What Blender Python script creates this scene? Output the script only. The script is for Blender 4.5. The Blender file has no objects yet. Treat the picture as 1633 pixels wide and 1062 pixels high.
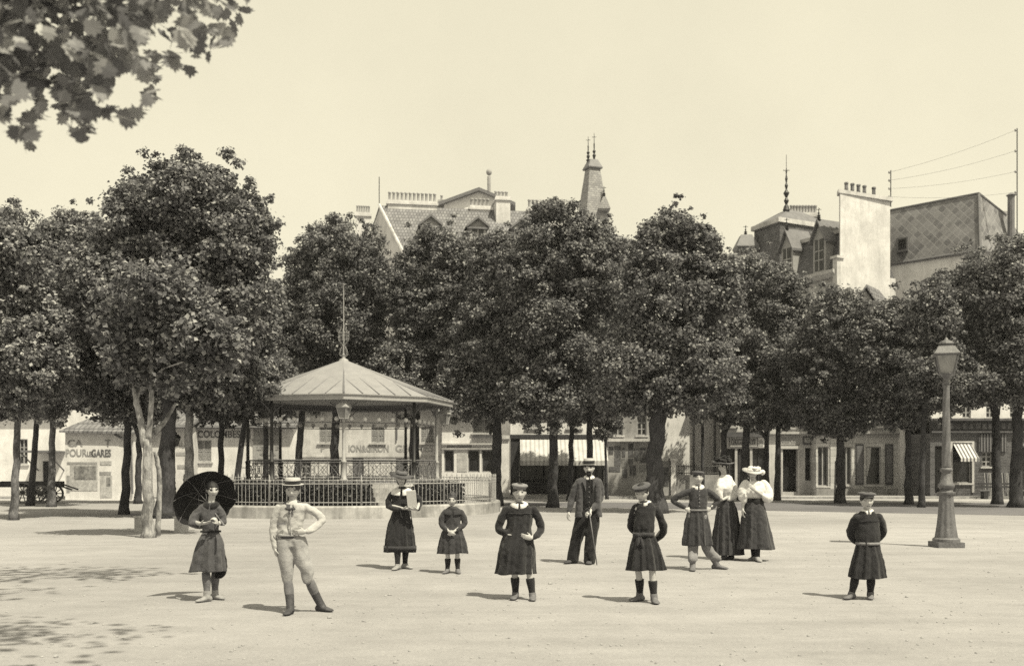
import bpy, bmesh, math, random
import numpy as np
from mathutils import Vector, Matrix, noise
random.seed(7); RNG = np.random.default_rng(11)
SC = bpy.context.scene
COL = SC.collection
F, CX, HY, H = 1633.0, 816.5, 745.0, 1.65      # focal length, centre, horizon row of the 1633 px view; eye height
def X(px, Y): return (px - CX) / F * Y
def Z(py, Y): return H + (HY - py) / F * Y
def GY(py): return F * H / (py - HY)
R = math.radians

# ------------------------------------------------------------------ materials
def nd(nt, t, loc=(0, 0), **kw):
    n = nt.nodes.new(t); n.location = loc
    for k, v in kw.items():
        if k.startswith('i_'):
            n.inputs[k[2:].replace('_', ' ')].default_value = v
        else: setattr(n, k, v)
    return n
def gc(g, cool=1.0): return (g, g * .995, g * (1.0 + .12 * max(0, 1 - g / .35)), 1)
def newmat(name):
    m = bpy.data.materials.new(name); m.use_nodes = True
    nt = m.node_tree; b = nt.nodes['Principled BSDF']
    return m, nt, b
def ramp(nt, fac, stops):
    r = nd(nt, 'ShaderNodeValToRGB')
    el = r.color_ramp.elements
    while len(el) > 1: el.remove(el[-1])
    el[0].position = stops[0][0]; el[0].color = gc(stops[0][1])
    for p, g in stops[1:]:
        e = el.new(p); e.color = gc(g)
    nt.links.new(fac, r.inputs['Fac']); return r
def mapping(nt, scale=(1, 1, 1), rot=(0, 0, 0)):
    tc = nd(nt, 'ShaderNodeTexCoord'); mp = nd(nt, 'ShaderNodeMapping')
    mp.inputs['Scale'].default_value = scale; mp.inputs['Rotation'].default_value = rot
    nt.links.new(tc.outputs['Object'], mp.inputs['Vector']); return mp.outputs['Vector']
def ntex(nt, vec, scale, detail=5, rough=.6):
    n = nd(nt, 'ShaderNodeTexNoise'); n.inputs['Scale'].default_value = scale
    n.inputs['Detail'].default_value = detail; n.inputs['Roughness'].default_value = rough
    nt.links.new(vec, n.inputs['Vector']); return n.outputs['Fac']
def mixf(nt, a, b, fac, mode='MIX'):
    m = nd(nt, 'ShaderNodeMix', data_type='RGBA', blend_type=mode)
    if isinstance(fac, (int, float)): m.inputs[0].default_value = fac
    else: nt.links.new(fac, m.inputs[0])
    for s, k in ((a, 6), (b, 7)):
        if isinstance(s, tuple): m.inputs[k].default_value = s
        else: nt.links.new(s, m.inputs[k])
    return m.outputs[2]
def bumpit(nt, b, h, strength=.3, dist=.02):
    n = nd(nt, 'ShaderNodeBump'); n.inputs['Strength'].default_value = strength; n.inputs['Distance'].default_value = dist
    nt.links.new(h, n.inputs['Height']); nt.links.new(n.outputs['Normal'], b.inputs['Normal'])
def M_(name, g, rough=.85, var=.2, scale=7, bump=.25, bs=None, spec=.25, stretch=(1, 1, 1), metal=0, dist=.01):
    m, nt, b = newmat(name); v = mapping(nt, stretch)
    a = ntex(nt, v, scale); a2 = ntex(nt, v, scale * .23, 3)
    r1 = ramp(nt, a, [(.25, g * (1 - var)), (.75, g * (1 + var))])
    r2 = ramp(nt, a2, [(.3, 1 - var * .7), (.7, 1 + var * .3)])
    nt.links.new(mixf(nt, r1.outputs[0], r2.outputs[0], 1.0, 'MULTIPLY'), b.inputs['Base Color'])
    b.inputs['Roughness'].default_value = rough; b.inputs['Specular IOR Level'].default_value = spec; b.inputs['Metallic'].default_value = metal
    if bump: bumpit(nt, b, ntex(nt, v, bs or scale * 4, 4), bump, dist)
    return m
def M_plaster(name, g, dirt=.3, dark=None):
    m, nt, b = newmat(name); v = mapping(nt); vs = mapping(nt, (1.3, 1.3, .16))
    fine = ramp(nt, ntex(nt, v, 9, 6, .7), [(.3, g * .9), (.7, g * 1.06)])
    blot = ramp(nt, ntex(nt, v, .7, 8, .72), [(.34, 1 - dirt * 1.25), (.58, 1.0)])
    strk = ramp(nt, ntex(nt, vs, 2.2, 6, .7), [(.34, 1 - dirt * .9), (.58, 1.0)])
    c = mixf(nt, fine.outputs[0], blot.outputs[0], 1.0, 'MULTIPLY'); c = mixf(nt, c, strk.outputs[0], .8, 'MULTIPLY')
    nt.links.new(c, b.inputs['Base Color']); b.inputs['Roughness'].default_value = .92; b.inputs['Specular IOR Level'].default_value = .15
    bumpit(nt, b, ntex(nt, v, 22, 5), .25, .01); return m
def M_tiles(name, g, gj, bw, bh, ang=0, diamond=False, var=.35, mort=.012):
    """courses of tiles, slates, bricks or boards laid out along u = x cos a + y sin a and z"""
    m, nt, b = newmat(name); tc = nd(nt, 'ShaderNodeTexCoord'); sx = nd(nt, 'ShaderNodeSeparateXYZ')
    nt.links.new(tc.outputs['Object'], sx.inputs[0])
    def mth(op, a, c):
        n = nd(nt, 'ShaderNodeMath', operation=op)
        for k, s in ((0, a), (1, c)):
            if isinstance(s, (int, float)): n.inputs[k].default_value = s
            else: nt.links.new(s, n.inputs[k])
        return n.outputs[0]
    u = mth('ADD', mth('MULTIPLY', sx.outputs[0], math.cos(ang)), mth('MULTIPLY', sx.outputs[1], math.sin(ang)))
    w = sx.outputs[2]
    if diamond: u, w = mth('ADD', u, w), mth('SUBTRACT', w, u)
    cb = nd(nt, 'ShaderNodeCombineXYZ'); nt.links.new(u, cb.inputs[0]); nt.links.new(w, cb.inputs[1])
    br = nd(nt, 'ShaderNodeTexBrick'); nt.links.new(cb.outputs[0], br.inputs['Vector'])
    br.offset = 0 if diamond else .5
    br.inputs['Scale'].default_value = 1; br.inputs['Brick Width'].default_value = bw; br.inputs['Row Height'].default_value = bh
    br.inputs['Mortar Size'].default_value = mort; br.inputs['Mortar Smooth'].default_value = .2; br.inputs['Bias'].default_value = 0
    br.inputs['Color1'].default_value = gc(g * (1 - var)); br.inputs['Color2'].default_value = gc(g * (1 + var)); br.inputs['Mortar'].default_value = gc(gj)
    bl = ramp(nt, ntex(nt, tc.outputs['Object'], .9, 6, .7), [(.3, .72), (.68, 1.1)])
    nt.links.new(mixf(nt, br.outputs['Color'], bl.outputs[0], 1.0, 'MULTIPLY'), b.inputs['Base Color'])
    b.inputs['Roughness'].default_value = .7; b.inputs['Specular IOR Level'].default_value = .3
    inv = mth('SUBTRACT', 1.0, br.outputs['Fac']); bumpit(nt, b, inv, .6, .02); return m
def M_stripe(name, g1, g2, period, axis=0, duty=.5, rough=.9, ang=0):
    m, nt, b = newmat(name); tc = nd(nt, 'ShaderNodeTexCoord'); sx = nd(nt, 'ShaderNodeSeparateXYZ')
    nt.links.new(tc.outputs['Object'], sx.inputs[0])
    d = nd(nt, 'ShaderNodeMath', operation='DIVIDE'); nt.links.new(sx.outputs[axis], d.inputs[0]); d.inputs[1].default_value = period
    fr = nd(nt, 'ShaderNodeMath', operation='FRACT'); nt.links.new(d.outputs[0], fr.inputs[0])
    gt = nd(nt, 'ShaderNodeMath', operation='GREATER_THAN'); nt.links.new(fr.outputs[0], gt.inputs[0]); gt.inputs[1].default_value = duty
    bl = ramp(nt, ntex(nt, tc.outputs['Object'], 3, 5), [(.3, .8), (.7, 1.05)])
    nt.links.new(mixf(nt, mixf(nt, gc(g1), gc(g2), gt.outputs[0]), bl.outputs[0], 1.0, 'MULTIPLY'), b.inputs['Base Color'])
    b.inputs['Roughness'].default_value = rough; b.inputs['Specular IOR Level'].default_value = .15; return m
def M_glass(name, g=.02):
    m, nt, b = newmat(name); v = mapping(nt)
    r = ramp(nt, ntex(nt, v, 1.3, 3), [(.35, g * .6), (.7, g * 2.2)])
    nt.links.new(r.outputs[0], b.inputs['Base Color']); b.inputs['Roughness'].default_value = .12; b.inputs['Specular IOR Level'].default_value = .35
    bumpit(nt, b, ntex(nt, v, 3, 2), .06, .02); return m
def M_ground(name, g, far=False):
    m, nt, b = newmat(name); v = mapping(nt)
    big = ramp(nt, ntex(nt, v, .12, 6, .6), [(.32, .78), (.66, 1.08)])
    mid = ramp(nt, ntex(nt, v, 1.6, 10, .8), [(.3, .82), (.7, 1.12)])
    fine = ramp(nt, ntex(nt, v, 24, 8, .85), [(.3, g * .78), (.7, g * 1.18)])
    vo = nd(nt, 'ShaderNodeTexVoronoi'); vo.inputs['Scale'].default_value = 9; nt.links.new(v, vo.inputs['Vector'])
    spk = ramp(nt, vo.outputs['Distance'], [(.03, .55), (.10, 1.0)])
    trk = ramp(nt, ntex(nt, mapping(nt, (.25, 1.6, 1)), .8, 7, .7), [(.34, .80), (.56, 1.0)])
    c = mixf(nt, fine.outputs[0], big.outputs[0], 1.0, 'MULTIPLY'); c = mixf(nt, c, mid.outputs[0], .8, 'MULTIPLY')
    c = mixf(nt, c, spk.outputs[0], .45, 'MULTIPLY'); c = mixf(nt, c, trk.outputs[0], .7, 'MULTIPLY')
    nt.links.new(c, b.inputs['Base Color']); b.inputs['Roughness'].default_value = .95; b.inputs['Specular IOR Level'].default_value = .1
    hh = nd(nt, 'ShaderNodeMath', operation='ADD'); nt.links.new(ntex(nt, v, 45, 5, .7), hh.inputs[0]); nt.links.new(ntex(nt, v, 4, 5, .6), hh.inputs[1])
    bumpit(nt, b, hh.outputs[0], .5, .02); return m
def M_bark(name, g, blot=.5):
    m, nt, b = newmat(name); v = mapping(nt, (1, 1, .25)); v2 = mapping(nt, (1, 1, .6))
    f = ramp(nt, ntex(nt, v, 26, 6, .7), [(.3, g * .55), (.7, g * 1.3)])
    bl = ramp(nt, ntex(nt, v2, 3.2, 5, .7), [(.42, 1 - blot), (.56, 1.15)])
    nt.links.new(mixf(nt, f.outputs[0], bl.outputs[0], 1.0, 'MULTIPLY'), b.inputs['Base Color'])
    b.inputs['Roughness'].default_value = .95; b.inputs['Specular IOR Level'].default_value = .12
    bumpit(nt, b, ntex(nt, v, 18, 6, .75), .9, .03); return m
def M_leaf(name, g0, g1, spec=.5, rough=.42, trans=.22):
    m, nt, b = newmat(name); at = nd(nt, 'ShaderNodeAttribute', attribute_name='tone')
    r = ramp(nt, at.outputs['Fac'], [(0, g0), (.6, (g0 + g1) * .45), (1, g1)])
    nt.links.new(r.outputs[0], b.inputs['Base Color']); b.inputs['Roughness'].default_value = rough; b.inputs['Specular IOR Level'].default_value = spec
    tr = nd(nt, 'ShaderNodeBsdfTranslucent'); nt.links.new(r.outputs[0], tr.inputs['Color'])
    mx = nd(nt, 'ShaderNodeMixShader'); mx.inputs[0].default_value = trans
    nt.links.new(b.outputs[0], mx.inputs[1]); nt.links.new(tr.outputs[0], mx.inputs[2])
    nt.links.new(mx.outputs[0], nt.nodes['Material Output'].inputs['Surface']); return m
def M_cloth(name, g, var=.25, scale=14, weave=260, rough=.95, sheen=.15):
    m, nt, b = newmat(name); v = mapping(nt)
    a = ramp(nt, ntex(nt, v, scale, 5, .7), [(.3, g * (1 - var)), (.7, g * (1 + var))])
    w = ramp(nt, ntex(nt, v, weave, 2), [(.35, .75), (.65, 1.2)])
    nt.links.new(mixf(nt, a.outputs[0], w.outputs[0], .8, 'MULTIPLY'), b.inputs['Base Color'])
    b.inputs['Roughness'].default_value = rough; b.inputs['Specular IOR Level'].default_value = .12; b.inputs['Sheen Weight'].default_value = sheen
    bumpit(nt, b, ntex(nt, v, 30, 4), .5, .012); return m

MT = {}
def mk():
    D = MT
    D['sand'] = M_ground('sandy_ground', .305); D['dkground'] = M_ground('dark_ground', .14); D['road'] = M_ground('road_dust', .36); D['pave'] = M_ground('pavement_stone', .34)
    D['peb'] = M_('pebbles', .30, var=.35, scale=30, bump=0); D['kerb'] = M_('kerb_granite', .30, var=.3, scale=5)
    D['white'] = M_plaster('white_plaster', .74, .18); D['pwall'] = M_plaster('weathered_party_wall', .60, .22); D['kst'] = M_plaster('kerb_stone', .42, .45); D['cream'] = M_plaster('pale_plaster', .62, .25); D['greyp'] = M_plaster('grey_plaster', .35, .38)
    D['dkp'] = M_plaster('dark_plaster', .12, .4); D['stone'] = M_plaster('dressed_stone', .55, .3)
    D['ash'] = M_tiles('ashlar', .50, .30, .9, .38, var=.12); D['brickd'] = M_tiles('dark_brick', .075, .16, .24, .08, var=.4, mort=.012)
    D['tile'] = M_tiles('roof_tiles', .17, .08, .24, .30, var=.22, mort=.03); D['slatel'] = M_tiles('hazed_slates', .27, .19, .24, .16, var=.2); D['pots'] = M_('clay_pots', .30, var=.2, bump=0); D['slate'] = M_tiles('slates', .115, .07, .24, .16, var=.3, ang=R(135))  # spire slates made paler, distance haze put into their colour
    D['dia'] = M_tiles('diamond_slates', .17, .25, .55, .55, ang=R(135), diamond=True, var=.3, mort=.03); D['dia2'] = M_tiles('diamond_slates_hip', .17, .25, .55, .55, ang=R(45), diamond=True, var=.3, mort=.03)
    D['zinc'] = M_('zinc_sheet', .23, rough=.5, var=.12, scale=3, bump=.1, spec=.4); D['zincd'] = M_('weathered_zinc', .14, rough=.55, var=.2, scale=4, bump=.1)
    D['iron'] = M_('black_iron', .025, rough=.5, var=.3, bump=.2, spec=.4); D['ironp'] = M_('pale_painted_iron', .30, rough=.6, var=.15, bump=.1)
    D['ironm'] = M_('grey_painted_iron', .13, rough=.55, var=.2, bump=.15, spec=.4)
    D['lampiron'] = M_('bronzed_cast_iron', .115, rough=.5, var=.35, scale=25, bump=.5, spec=.5, dist=.012)
    D['wood'] = M_('dark_wood', .045, var=.35, scale=14, stretch=(1, 1, .2)); D['woodm'] = M_('weathered_wood', .14, var=.35, scale=12, stretch=(.2, 1, 1)); D['woodp'] = M_('painted_wood', .30, var=.15)
    D['shut'] = M_stripe('louvred_shutter', .36, .16, .075, axis=2, duty=.45)
    D['awn'] = M_stripe('striped_canvas', .5, .36, .235, axis=0, duty=.62); D['awn2'] = M_stripe('broad_striped_canvas', .58, .13, .19, axis=0, duty=.5)
    D['awn3'] = M_stripe('dark_striped_cloth', .035, .17, .16, axis=0, duty=.6)
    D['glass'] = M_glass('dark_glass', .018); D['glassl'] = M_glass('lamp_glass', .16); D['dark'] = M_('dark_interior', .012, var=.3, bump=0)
    D['globe'] = M_('opal_glass', .6, rough=.2, var=.03, bump=0, spec=.5)
    D['ltr'] = M_('faded_lettering', .26, var=.45, scale=5, bump=0); D['ltrd'] = M_('dark_lettering', .13, var=.4, scale=6, bump=0); D['ltrw'] = M_('pale_lettering', .45, var=.2, bump=0)
    D['ltrf'] = M_('ghost_lettering', .30, var=.3, scale=5, bump=0)
    D['post1'] = M_('torn_poster', .22, var=.7, scale=6, bump=.1); D['post2'] = M_('pale_poster', .42, var=.35, scale=8, bump=.1); D['post3'] = M_('dark_poster', .10, var=.7, scale=10, bump=.1)
    D['curt'] = M_cloth('net_curtain', .40)
    D['bark'] = M_bark('dark_bark', .055, .35); D['barkm'] = M_bark('mottled_bark', .15, .55); D['barkp'] = M_bark('pale_peeling_bark', .29, .5)
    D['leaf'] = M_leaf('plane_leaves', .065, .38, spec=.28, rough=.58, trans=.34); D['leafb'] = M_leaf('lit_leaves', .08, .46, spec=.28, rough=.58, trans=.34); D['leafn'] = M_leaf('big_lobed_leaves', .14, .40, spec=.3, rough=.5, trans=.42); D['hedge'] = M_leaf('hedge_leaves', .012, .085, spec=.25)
    D['skin'] = M_('skin', .38, rough=.6, var=.06, scale=30, bump=.05, spec=.3); D['skind'] = M_('tanned_skin', .34, rough=.6, var=.06, scale=30, bump=.05)
    D['eye'] = M_('eyes', .12, var=.1, bump=0, rough=.4); D['lip'] = M_('lips', .15, var=.1, bump=0)
    D['hair'] = M_('dark_hair', .018, rough=.5, var=.4, scale=40, bump=.5, stretch=(1, 1, .3)); D['hairm'] = M_('brown_hair', .045, rough=.55, var=.4, scale=40, bump=.5, stretch=(1, 1, .3))
    D['black'] = M_cloth('black_cloth', .016); D['smock'] = M_cloth('dark_smock_cloth', .024); D['smock2'] = M_cloth('faded_dark_cloth', .040); D['grey'] = M_cloth('grey_cloth', .068)
    D['greyl'] = M_cloth('light_grey_cloth', .17); D['linen'] = M_cloth('pale_linen', .38, var=.12); D['linen2'] = M_cloth('pale_drill', .27, var=.14); D['blouse'] = M_cloth('white_blouse_cloth', .55, var=.1)
    D['tweed'] = M_cloth('tweed', .036, var=.4, scale=40); D['coat'] = M_cloth('dark_grey_coat', .058, var=.3); D['stockd'] = M_cloth('dark_stocking', .02); D['stockg'] = M_cloth('grey_stocking', .12)
    D['leather'] = M_('dusty_boots', .06, rough=.7, var=.4, scale=20); D['shoep'] = M_('dusty_pale_shoes', .26, rough=.8, var=.25, scale=20); D['shoeg'] = M_('dusty_grey_shoes', .13, rough=.8, var=.35, scale=20)
    D['straw'] = M_stripe('plaited_straw', .44, .33, .008, axis=2, duty=.5); D['strawd'] = M_('dark_straw', .10, var=.4, scale=60); D['paper'] = M_('paper', .44, var=.08, scale=4, bump=.05)
    D['silk'] = M_('black_parasol_silk', .014, rough=.55, var=.4, scale=5, bump=.3)
    D['stoneb'] = M_('bench_stone', .36, var=.25, scale=9); D['steel'] = M_('thin_wire', .22, bump=0)
mk()

# ------------------------------------------------------------------ mesh builder
class MB:
    def __init__(s, M=None): s.v = []; s.f = []; s.M = M
    def add(s, vs, fs):
        o = len(s.v)
        vs = [s.M @ Vector(v) for v in vs] if s.M is not None else vs
        s.v += [tuple(v) for v in vs]; s.f += [tuple(i + o for i in f) for f in fs]; return s
    def box(s, x0, x1, y0, y1, z0, z1):
        return s.add([(x0, y0, z0), (x1, y0, z0), (x1, y1, z0), (x0, y1, z0), (x0, y0, z1), (x1, y0, z1), (x1, y1, z1), (x0, y1, z1)],
                     [(3, 2, 1, 0), (4, 5, 6, 7), (0, 1, 5, 4), (1, 2, 6, 5), (2, 3, 7, 6), (3, 0, 4, 7)])
    def prism(s, pts, y0, y1):                                  # polygon in x,z pushed along y
        n = len(pts)
        return s.add([(p[0], y0, p[1]) for p in pts] + [(p[0], y1, p[1]) for p in pts],
                     [tuple(range(n)), tuple(range(2 * n - 1, n - 1, -1))] + [(i, i + n, (i + 1) % n + n, (i + 1) % n) for i in range(n)])
    def vprism(s, pts, z0, z1, top=None):                       # footprint in x,y raised (top: other footprint)
        n = len(pts); top = top or pts
        return s.add([(p[0], p[1], z0) for p in pts] + [(p[0], p[1], z1) for p in top],
                     [tuple(range(n - 1, -1, -1)), tuple(range(n, 2 * n))] + [(i, (i + 1) % n, (i + 1) % n + n, i + n) for i in range(n)])
    def rings(s, rs, cap=True):
        n = len(rs[0]); vs = [p for r in rs for p in r]; fs = []
        for k in range(len(rs) - 1):
            for i in range(n):
                j = (i + 1) % n; fs.append((k * n + i, k * n + j, (k + 1) * n + j, (k + 1) * n + i))
        if cap: fs += [tuple(range(n - 1, -1, -1)), tuple(range((len(rs) - 1) * n, len(rs) * n))]
        return s.add(vs, fs)
    def tube(s, path, rad, n=8, rnd=False):
        path = [Vector(p) for p in path]
        if isinstance(rad, (int, float)): rad = [rad] * len(path)
        rad = list(rad)
        if rnd:                                                  # rounded ends
            d0 = (path[0] - path[1]).normalized(); d1 = (path[-1] - path[-2]).normalized()
            path = [path[0] + d0 * rad[0] * .95, path[0] + d0 * rad[0] * .65] + path + [path[-1] + d1 * rad[-1] * .65, path[-1] + d1 * rad[-1] * .95]
            rad = [rad[0] * .3, rad[0] * .76] + rad + [rad[-1] * .76, rad[-1] * .3]
        rs = []; up = None
        for i, p in enumerate(path):
            t = (path[min(i + 1, len(path) - 1)] - path[max(i - 1, 0)]).normalized()
            if up is None: up = t.orthogonal().normalized()
            else:
                up = up - t * up.dot(t)
                up = up.normalized() if up.length > 1e-6 else t.orthogonal().normalized()
            w = t.cross(up)
            rs.append([p + (up * math.cos(a) + w * math.sin(a)) * rad[i] for a in [2 * math.pi * k / n for k in range(n)]])
        return s.rings(rs)
    def lathe(s, c, prof, n=20, sq=None):
        rs = [[(c[0] + r * math.cos(a), c[1] + r * math.sin(a), c[2] + z) for a in [2 * math.pi * (k + .5) / n for k in range(n)]] for r, z in prof]
        return s.rings(rs)
    def ball(s, c, r, nu=14, nv=9, rot=None):
        c = Vector(c); r = (r, r, r) if isinstance(r, (int, float)) else r; rs = []
        for k in range(nv + 1):
            th = -math.pi / 2 + math.pi * (k + .08 if k == 0 else k - .08 if k == nv else k) / nv; ring = []
            for i in range(nu):
                ph = 2 * math.pi * i / nu
                p = Vector((r[0] * math.cos(th) * math.cos(ph), r[1] * math.cos(th) * math.sin(ph), r[2] * math.sin(th)))
                ring.append(c + (rot @ p if rot else p))
            rs.append(ring)
        return s.rings(rs)
    def mesh(s, name, org=(0, 0, 0)):
        me = bpy.data.meshes.new(name); o = Vector(org)
        me.from_pydata([tuple(Vector(v) - o) for v in s.v], [], s.f); me.update(); return me
    def build(s, name, mat, parent=None, smooth=False):
        if parent is None:
            a = np.array(s.v); org = Vector(((a[:, 0].min() + a[:, 0].max()) / 2, (a[:, 1].min() + a[:, 1].max()) / 2, a[:, 2].min()))
        else: org = root_of(parent).location
        me = s.mesh(name, org); me.materials.append(MT[mat] if isinstance(mat, str) else mat)
        if smooth: me.shade_smooth()
        ob = bpy.data.objects.new(name, me); COL.objects.link(ob)
        if parent is None: ob.location = org
        else: ob.parent = parent
        return ob
def root_of(o):
    while o.parent: o = o.parent
    return o
def tag(o, label=None, cat=None, group=None, kind=None):
    for k, v in (('label', label), ('category', cat), ('group', group), ('kind', kind)):
        if v: o[k] = v
    return o
def thing(name, label, cat, loc, group=None):
    o = bpy.data.objects.new(name, None); COL.objects.link(o); o.location = loc; o.empty_display_size = .2
    return tag(o, label, cat, group)
def share(name, src, parent, loc):
    """another part that shares the mesh of SRC, moved by LOC"""
    o = src.copy(); o.name = name; COL.objects.link(o); o.parent = parent; o.location = loc; return o
def text(name, body, x, y, z, size, mat, parent, depth=.006, rz=0, xs=1.0, bold=.0, align='CENTER', sp=1.0):
    cu = bpy.data.curves.new(name, 'FONT'); cu.body = body; cu.size = size; cu.extrude = depth; cu.align_x = align; cu.align_y = 'CENTER'; cu.offset = bold; cu.space_character = sp
    t = bpy.data.objects.new(name, cu); COL.objects.link(t)
    me = bpy.data.meshes.new_from_object(t.evaluated_get(bpy.context.evaluated_depsgraph_get()))
    bpy.data.objects.remove(t); bpy.data.curves.remove(cu)
    me.transform(Matrix.Translation(Vector((x, y, z)) - root_of(parent).location) @ Matrix.Rotation(rz, 4, 'Z') @ Matrix.Rotation(math.pi / 2, 4, 'X') @ Matrix.Diagonal((xs, 1, 1, 1)))
    me.materials.clear(); me.materials.append(MT[mat]); o = bpy.data.objects.new(name, me); COL.objects.link(o); o.parent = parent; return o
def remesh(mb, name, vox, it=2, org=(0, 0, 0), fac=.5):
    me = mb.mesh(name, org); t = bpy.data.objects.new(name + '_tmp', me); COL.objects.link(t)
    m = t.modifiers.new('r', 'REMESH'); m.mode = 'VOXEL'; m.voxel_size = vox
    if it: q = t.modifiers.new('s', 'SMOOTH'); q.factor = fac; q.iterations = it
    dg = bpy.context.evaluated_depsgraph_get(); out = bpy.data.meshes.new_from_object(t.evaluated_get(dg))
    bpy.data.objects.remove(t); bpy.data.meshes.remove(me); out.name = name; out.shade_smooth(); return out
def link_mesh(name, me, mats, parent):
    me.materials.clear()
    for m in mats: me.materials.append(MT[m])
    o = bpy.data.objects.new(name, me); COL.objects.link(o); o.parent = parent; return o
# ------------------------------------------------------------------ people
def catmull(pts, n):
    P = [np.array(p, float) for p in pts]; P = [2 * P[0] - P[1]] + P + [2 * P[-1] - P[-2]]; out = []
    m = len(P) - 3
    for i in range(n):
        t = i / (n - 1) * m; k = min(int(t), m - 1); u = t - k; a, b, c, d = P[k:k + 4]
        out.append(.5 * (2 * b + (c - a) * u + (2 * a - 5 * b + 4 * c - d) * u * u + (3 * b - a - 3 * c + d) * u ** 3))
    return out
def head_mesh(mb, c, hh, Rm):
    nu, nv = 44, 34; rs = []
    for k in range(nv + 1):
        th = -math.pi / 2 + math.pi * min(max(k, .1), nv - .1) / nv; ring = []
        for i in range(nu):
            ph = 2 * math.pi * i / nu
            x, y, z = math.cos(th) * math.sin(ph), math.cos(th) * math.cos(ph), math.sin(th)
            px, py, pz = x * .355, y * .44, z * .5
            if z < 0:
                px *= 1 - .33 * (-z) ** 1.5
                if y < 0: py *= 1 - .35 * (-z)
                else: py *= 1 + .02 * (-z)
            if y > 0:
                py *= .93
                if -.2 < pz < .06: py += .115 * max(0, min(1, (.06 - pz) / .2)) * math.exp(-(px / .06) ** 2)
                for e in (-.155, .155): py -= .04 * math.exp(-((px - e) / .075) ** 2 - (pz / .05) ** 2)
                py += .02 * math.exp(-((pz - .10) / .04) ** 2) * math.exp(-(px / .26) ** 2)
                py += .022 * math.exp(-((pz + .295) / .035) ** 2 - (px / .11) ** 2)
                py -= .015 * math.exp(-((pz + .36) / .03) ** 2 - (px / .1) ** 2)
                py += .035 * math.exp(-((pz + .45) / .06) ** 2 - (px / .11) ** 2)
                for e in (-.2, .2): py += .018 * math.exp(-((px - e) / .07) ** 2 - ((pz + .12) / .07) ** 2)
            ring.append(c + Rm @ Vector((px, py, pz)) * hh)
        rs.append(ring)
    mb.rings(rs)
    for e in (-1, 1): mb.ball(c + Rm @ Vector((e * .365, -.03, -.02)) * hh, (.03 * hh, .065 * hh, .1 * hh), 8, 6, Rm)
def hand_mesh(mb, w, u, nrm, L, curl=.5, tside=1):
    """palm, four jointed fingers of unequal length and a thumb; u: along the hand, nrm: out of the palm"""
    u = u.normalized(); nrm = (nrm - u * nrm.dot(u)).normalized(); t = u.cross(nrm) * tside
    pl = L * .5
    rs = []
    for q, wd, th in ((-.12, .13, .12), (.15, .2, .13), (.6, .235, .125), (1.0, .22, .1), (1.1, .18, .07)):
        c = w + u * pl * q; rs.append([c + t * (math.cos(a) * wd * L) + nrm * (math.sin(a) * th * L) for a in [2 * math.pi * k / 10 for k in range(10)]])
    mb.rings(rs)
    for q, ln, ca in ((-.155, .36, 1.1), (-.052, .45, 1.0), (.052, .48, .92), (.155, .43, .85)):
        p = w + u * pl * .95 + t * q * L; a = curl * .5 * ca; pts = [p]
        for seg, da in ((.42, 0), (.33, curl * .7 * ca), (.25, curl * .5 * ca)):
            a += da; p = p + (u * math.cos(a) + nrm * math.sin(a)) * seg * ln * L + t * q * .06 * L; pts.append(p)
        mb.tube(pts, [.052 * L, .05 * L, .045 * L, .038 * L], 7, True)
    p = w + u * pl * .25 + t * .17 * L
    mb.tube([p, p + (u * .6 + t * .65 + nrm * .3) * .2 * L, p + (u * 1.25 + t * .75 + nrm * .75) * .24 * L], [.075 * L, .058 * L, .045 * L], 7, True)

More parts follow.
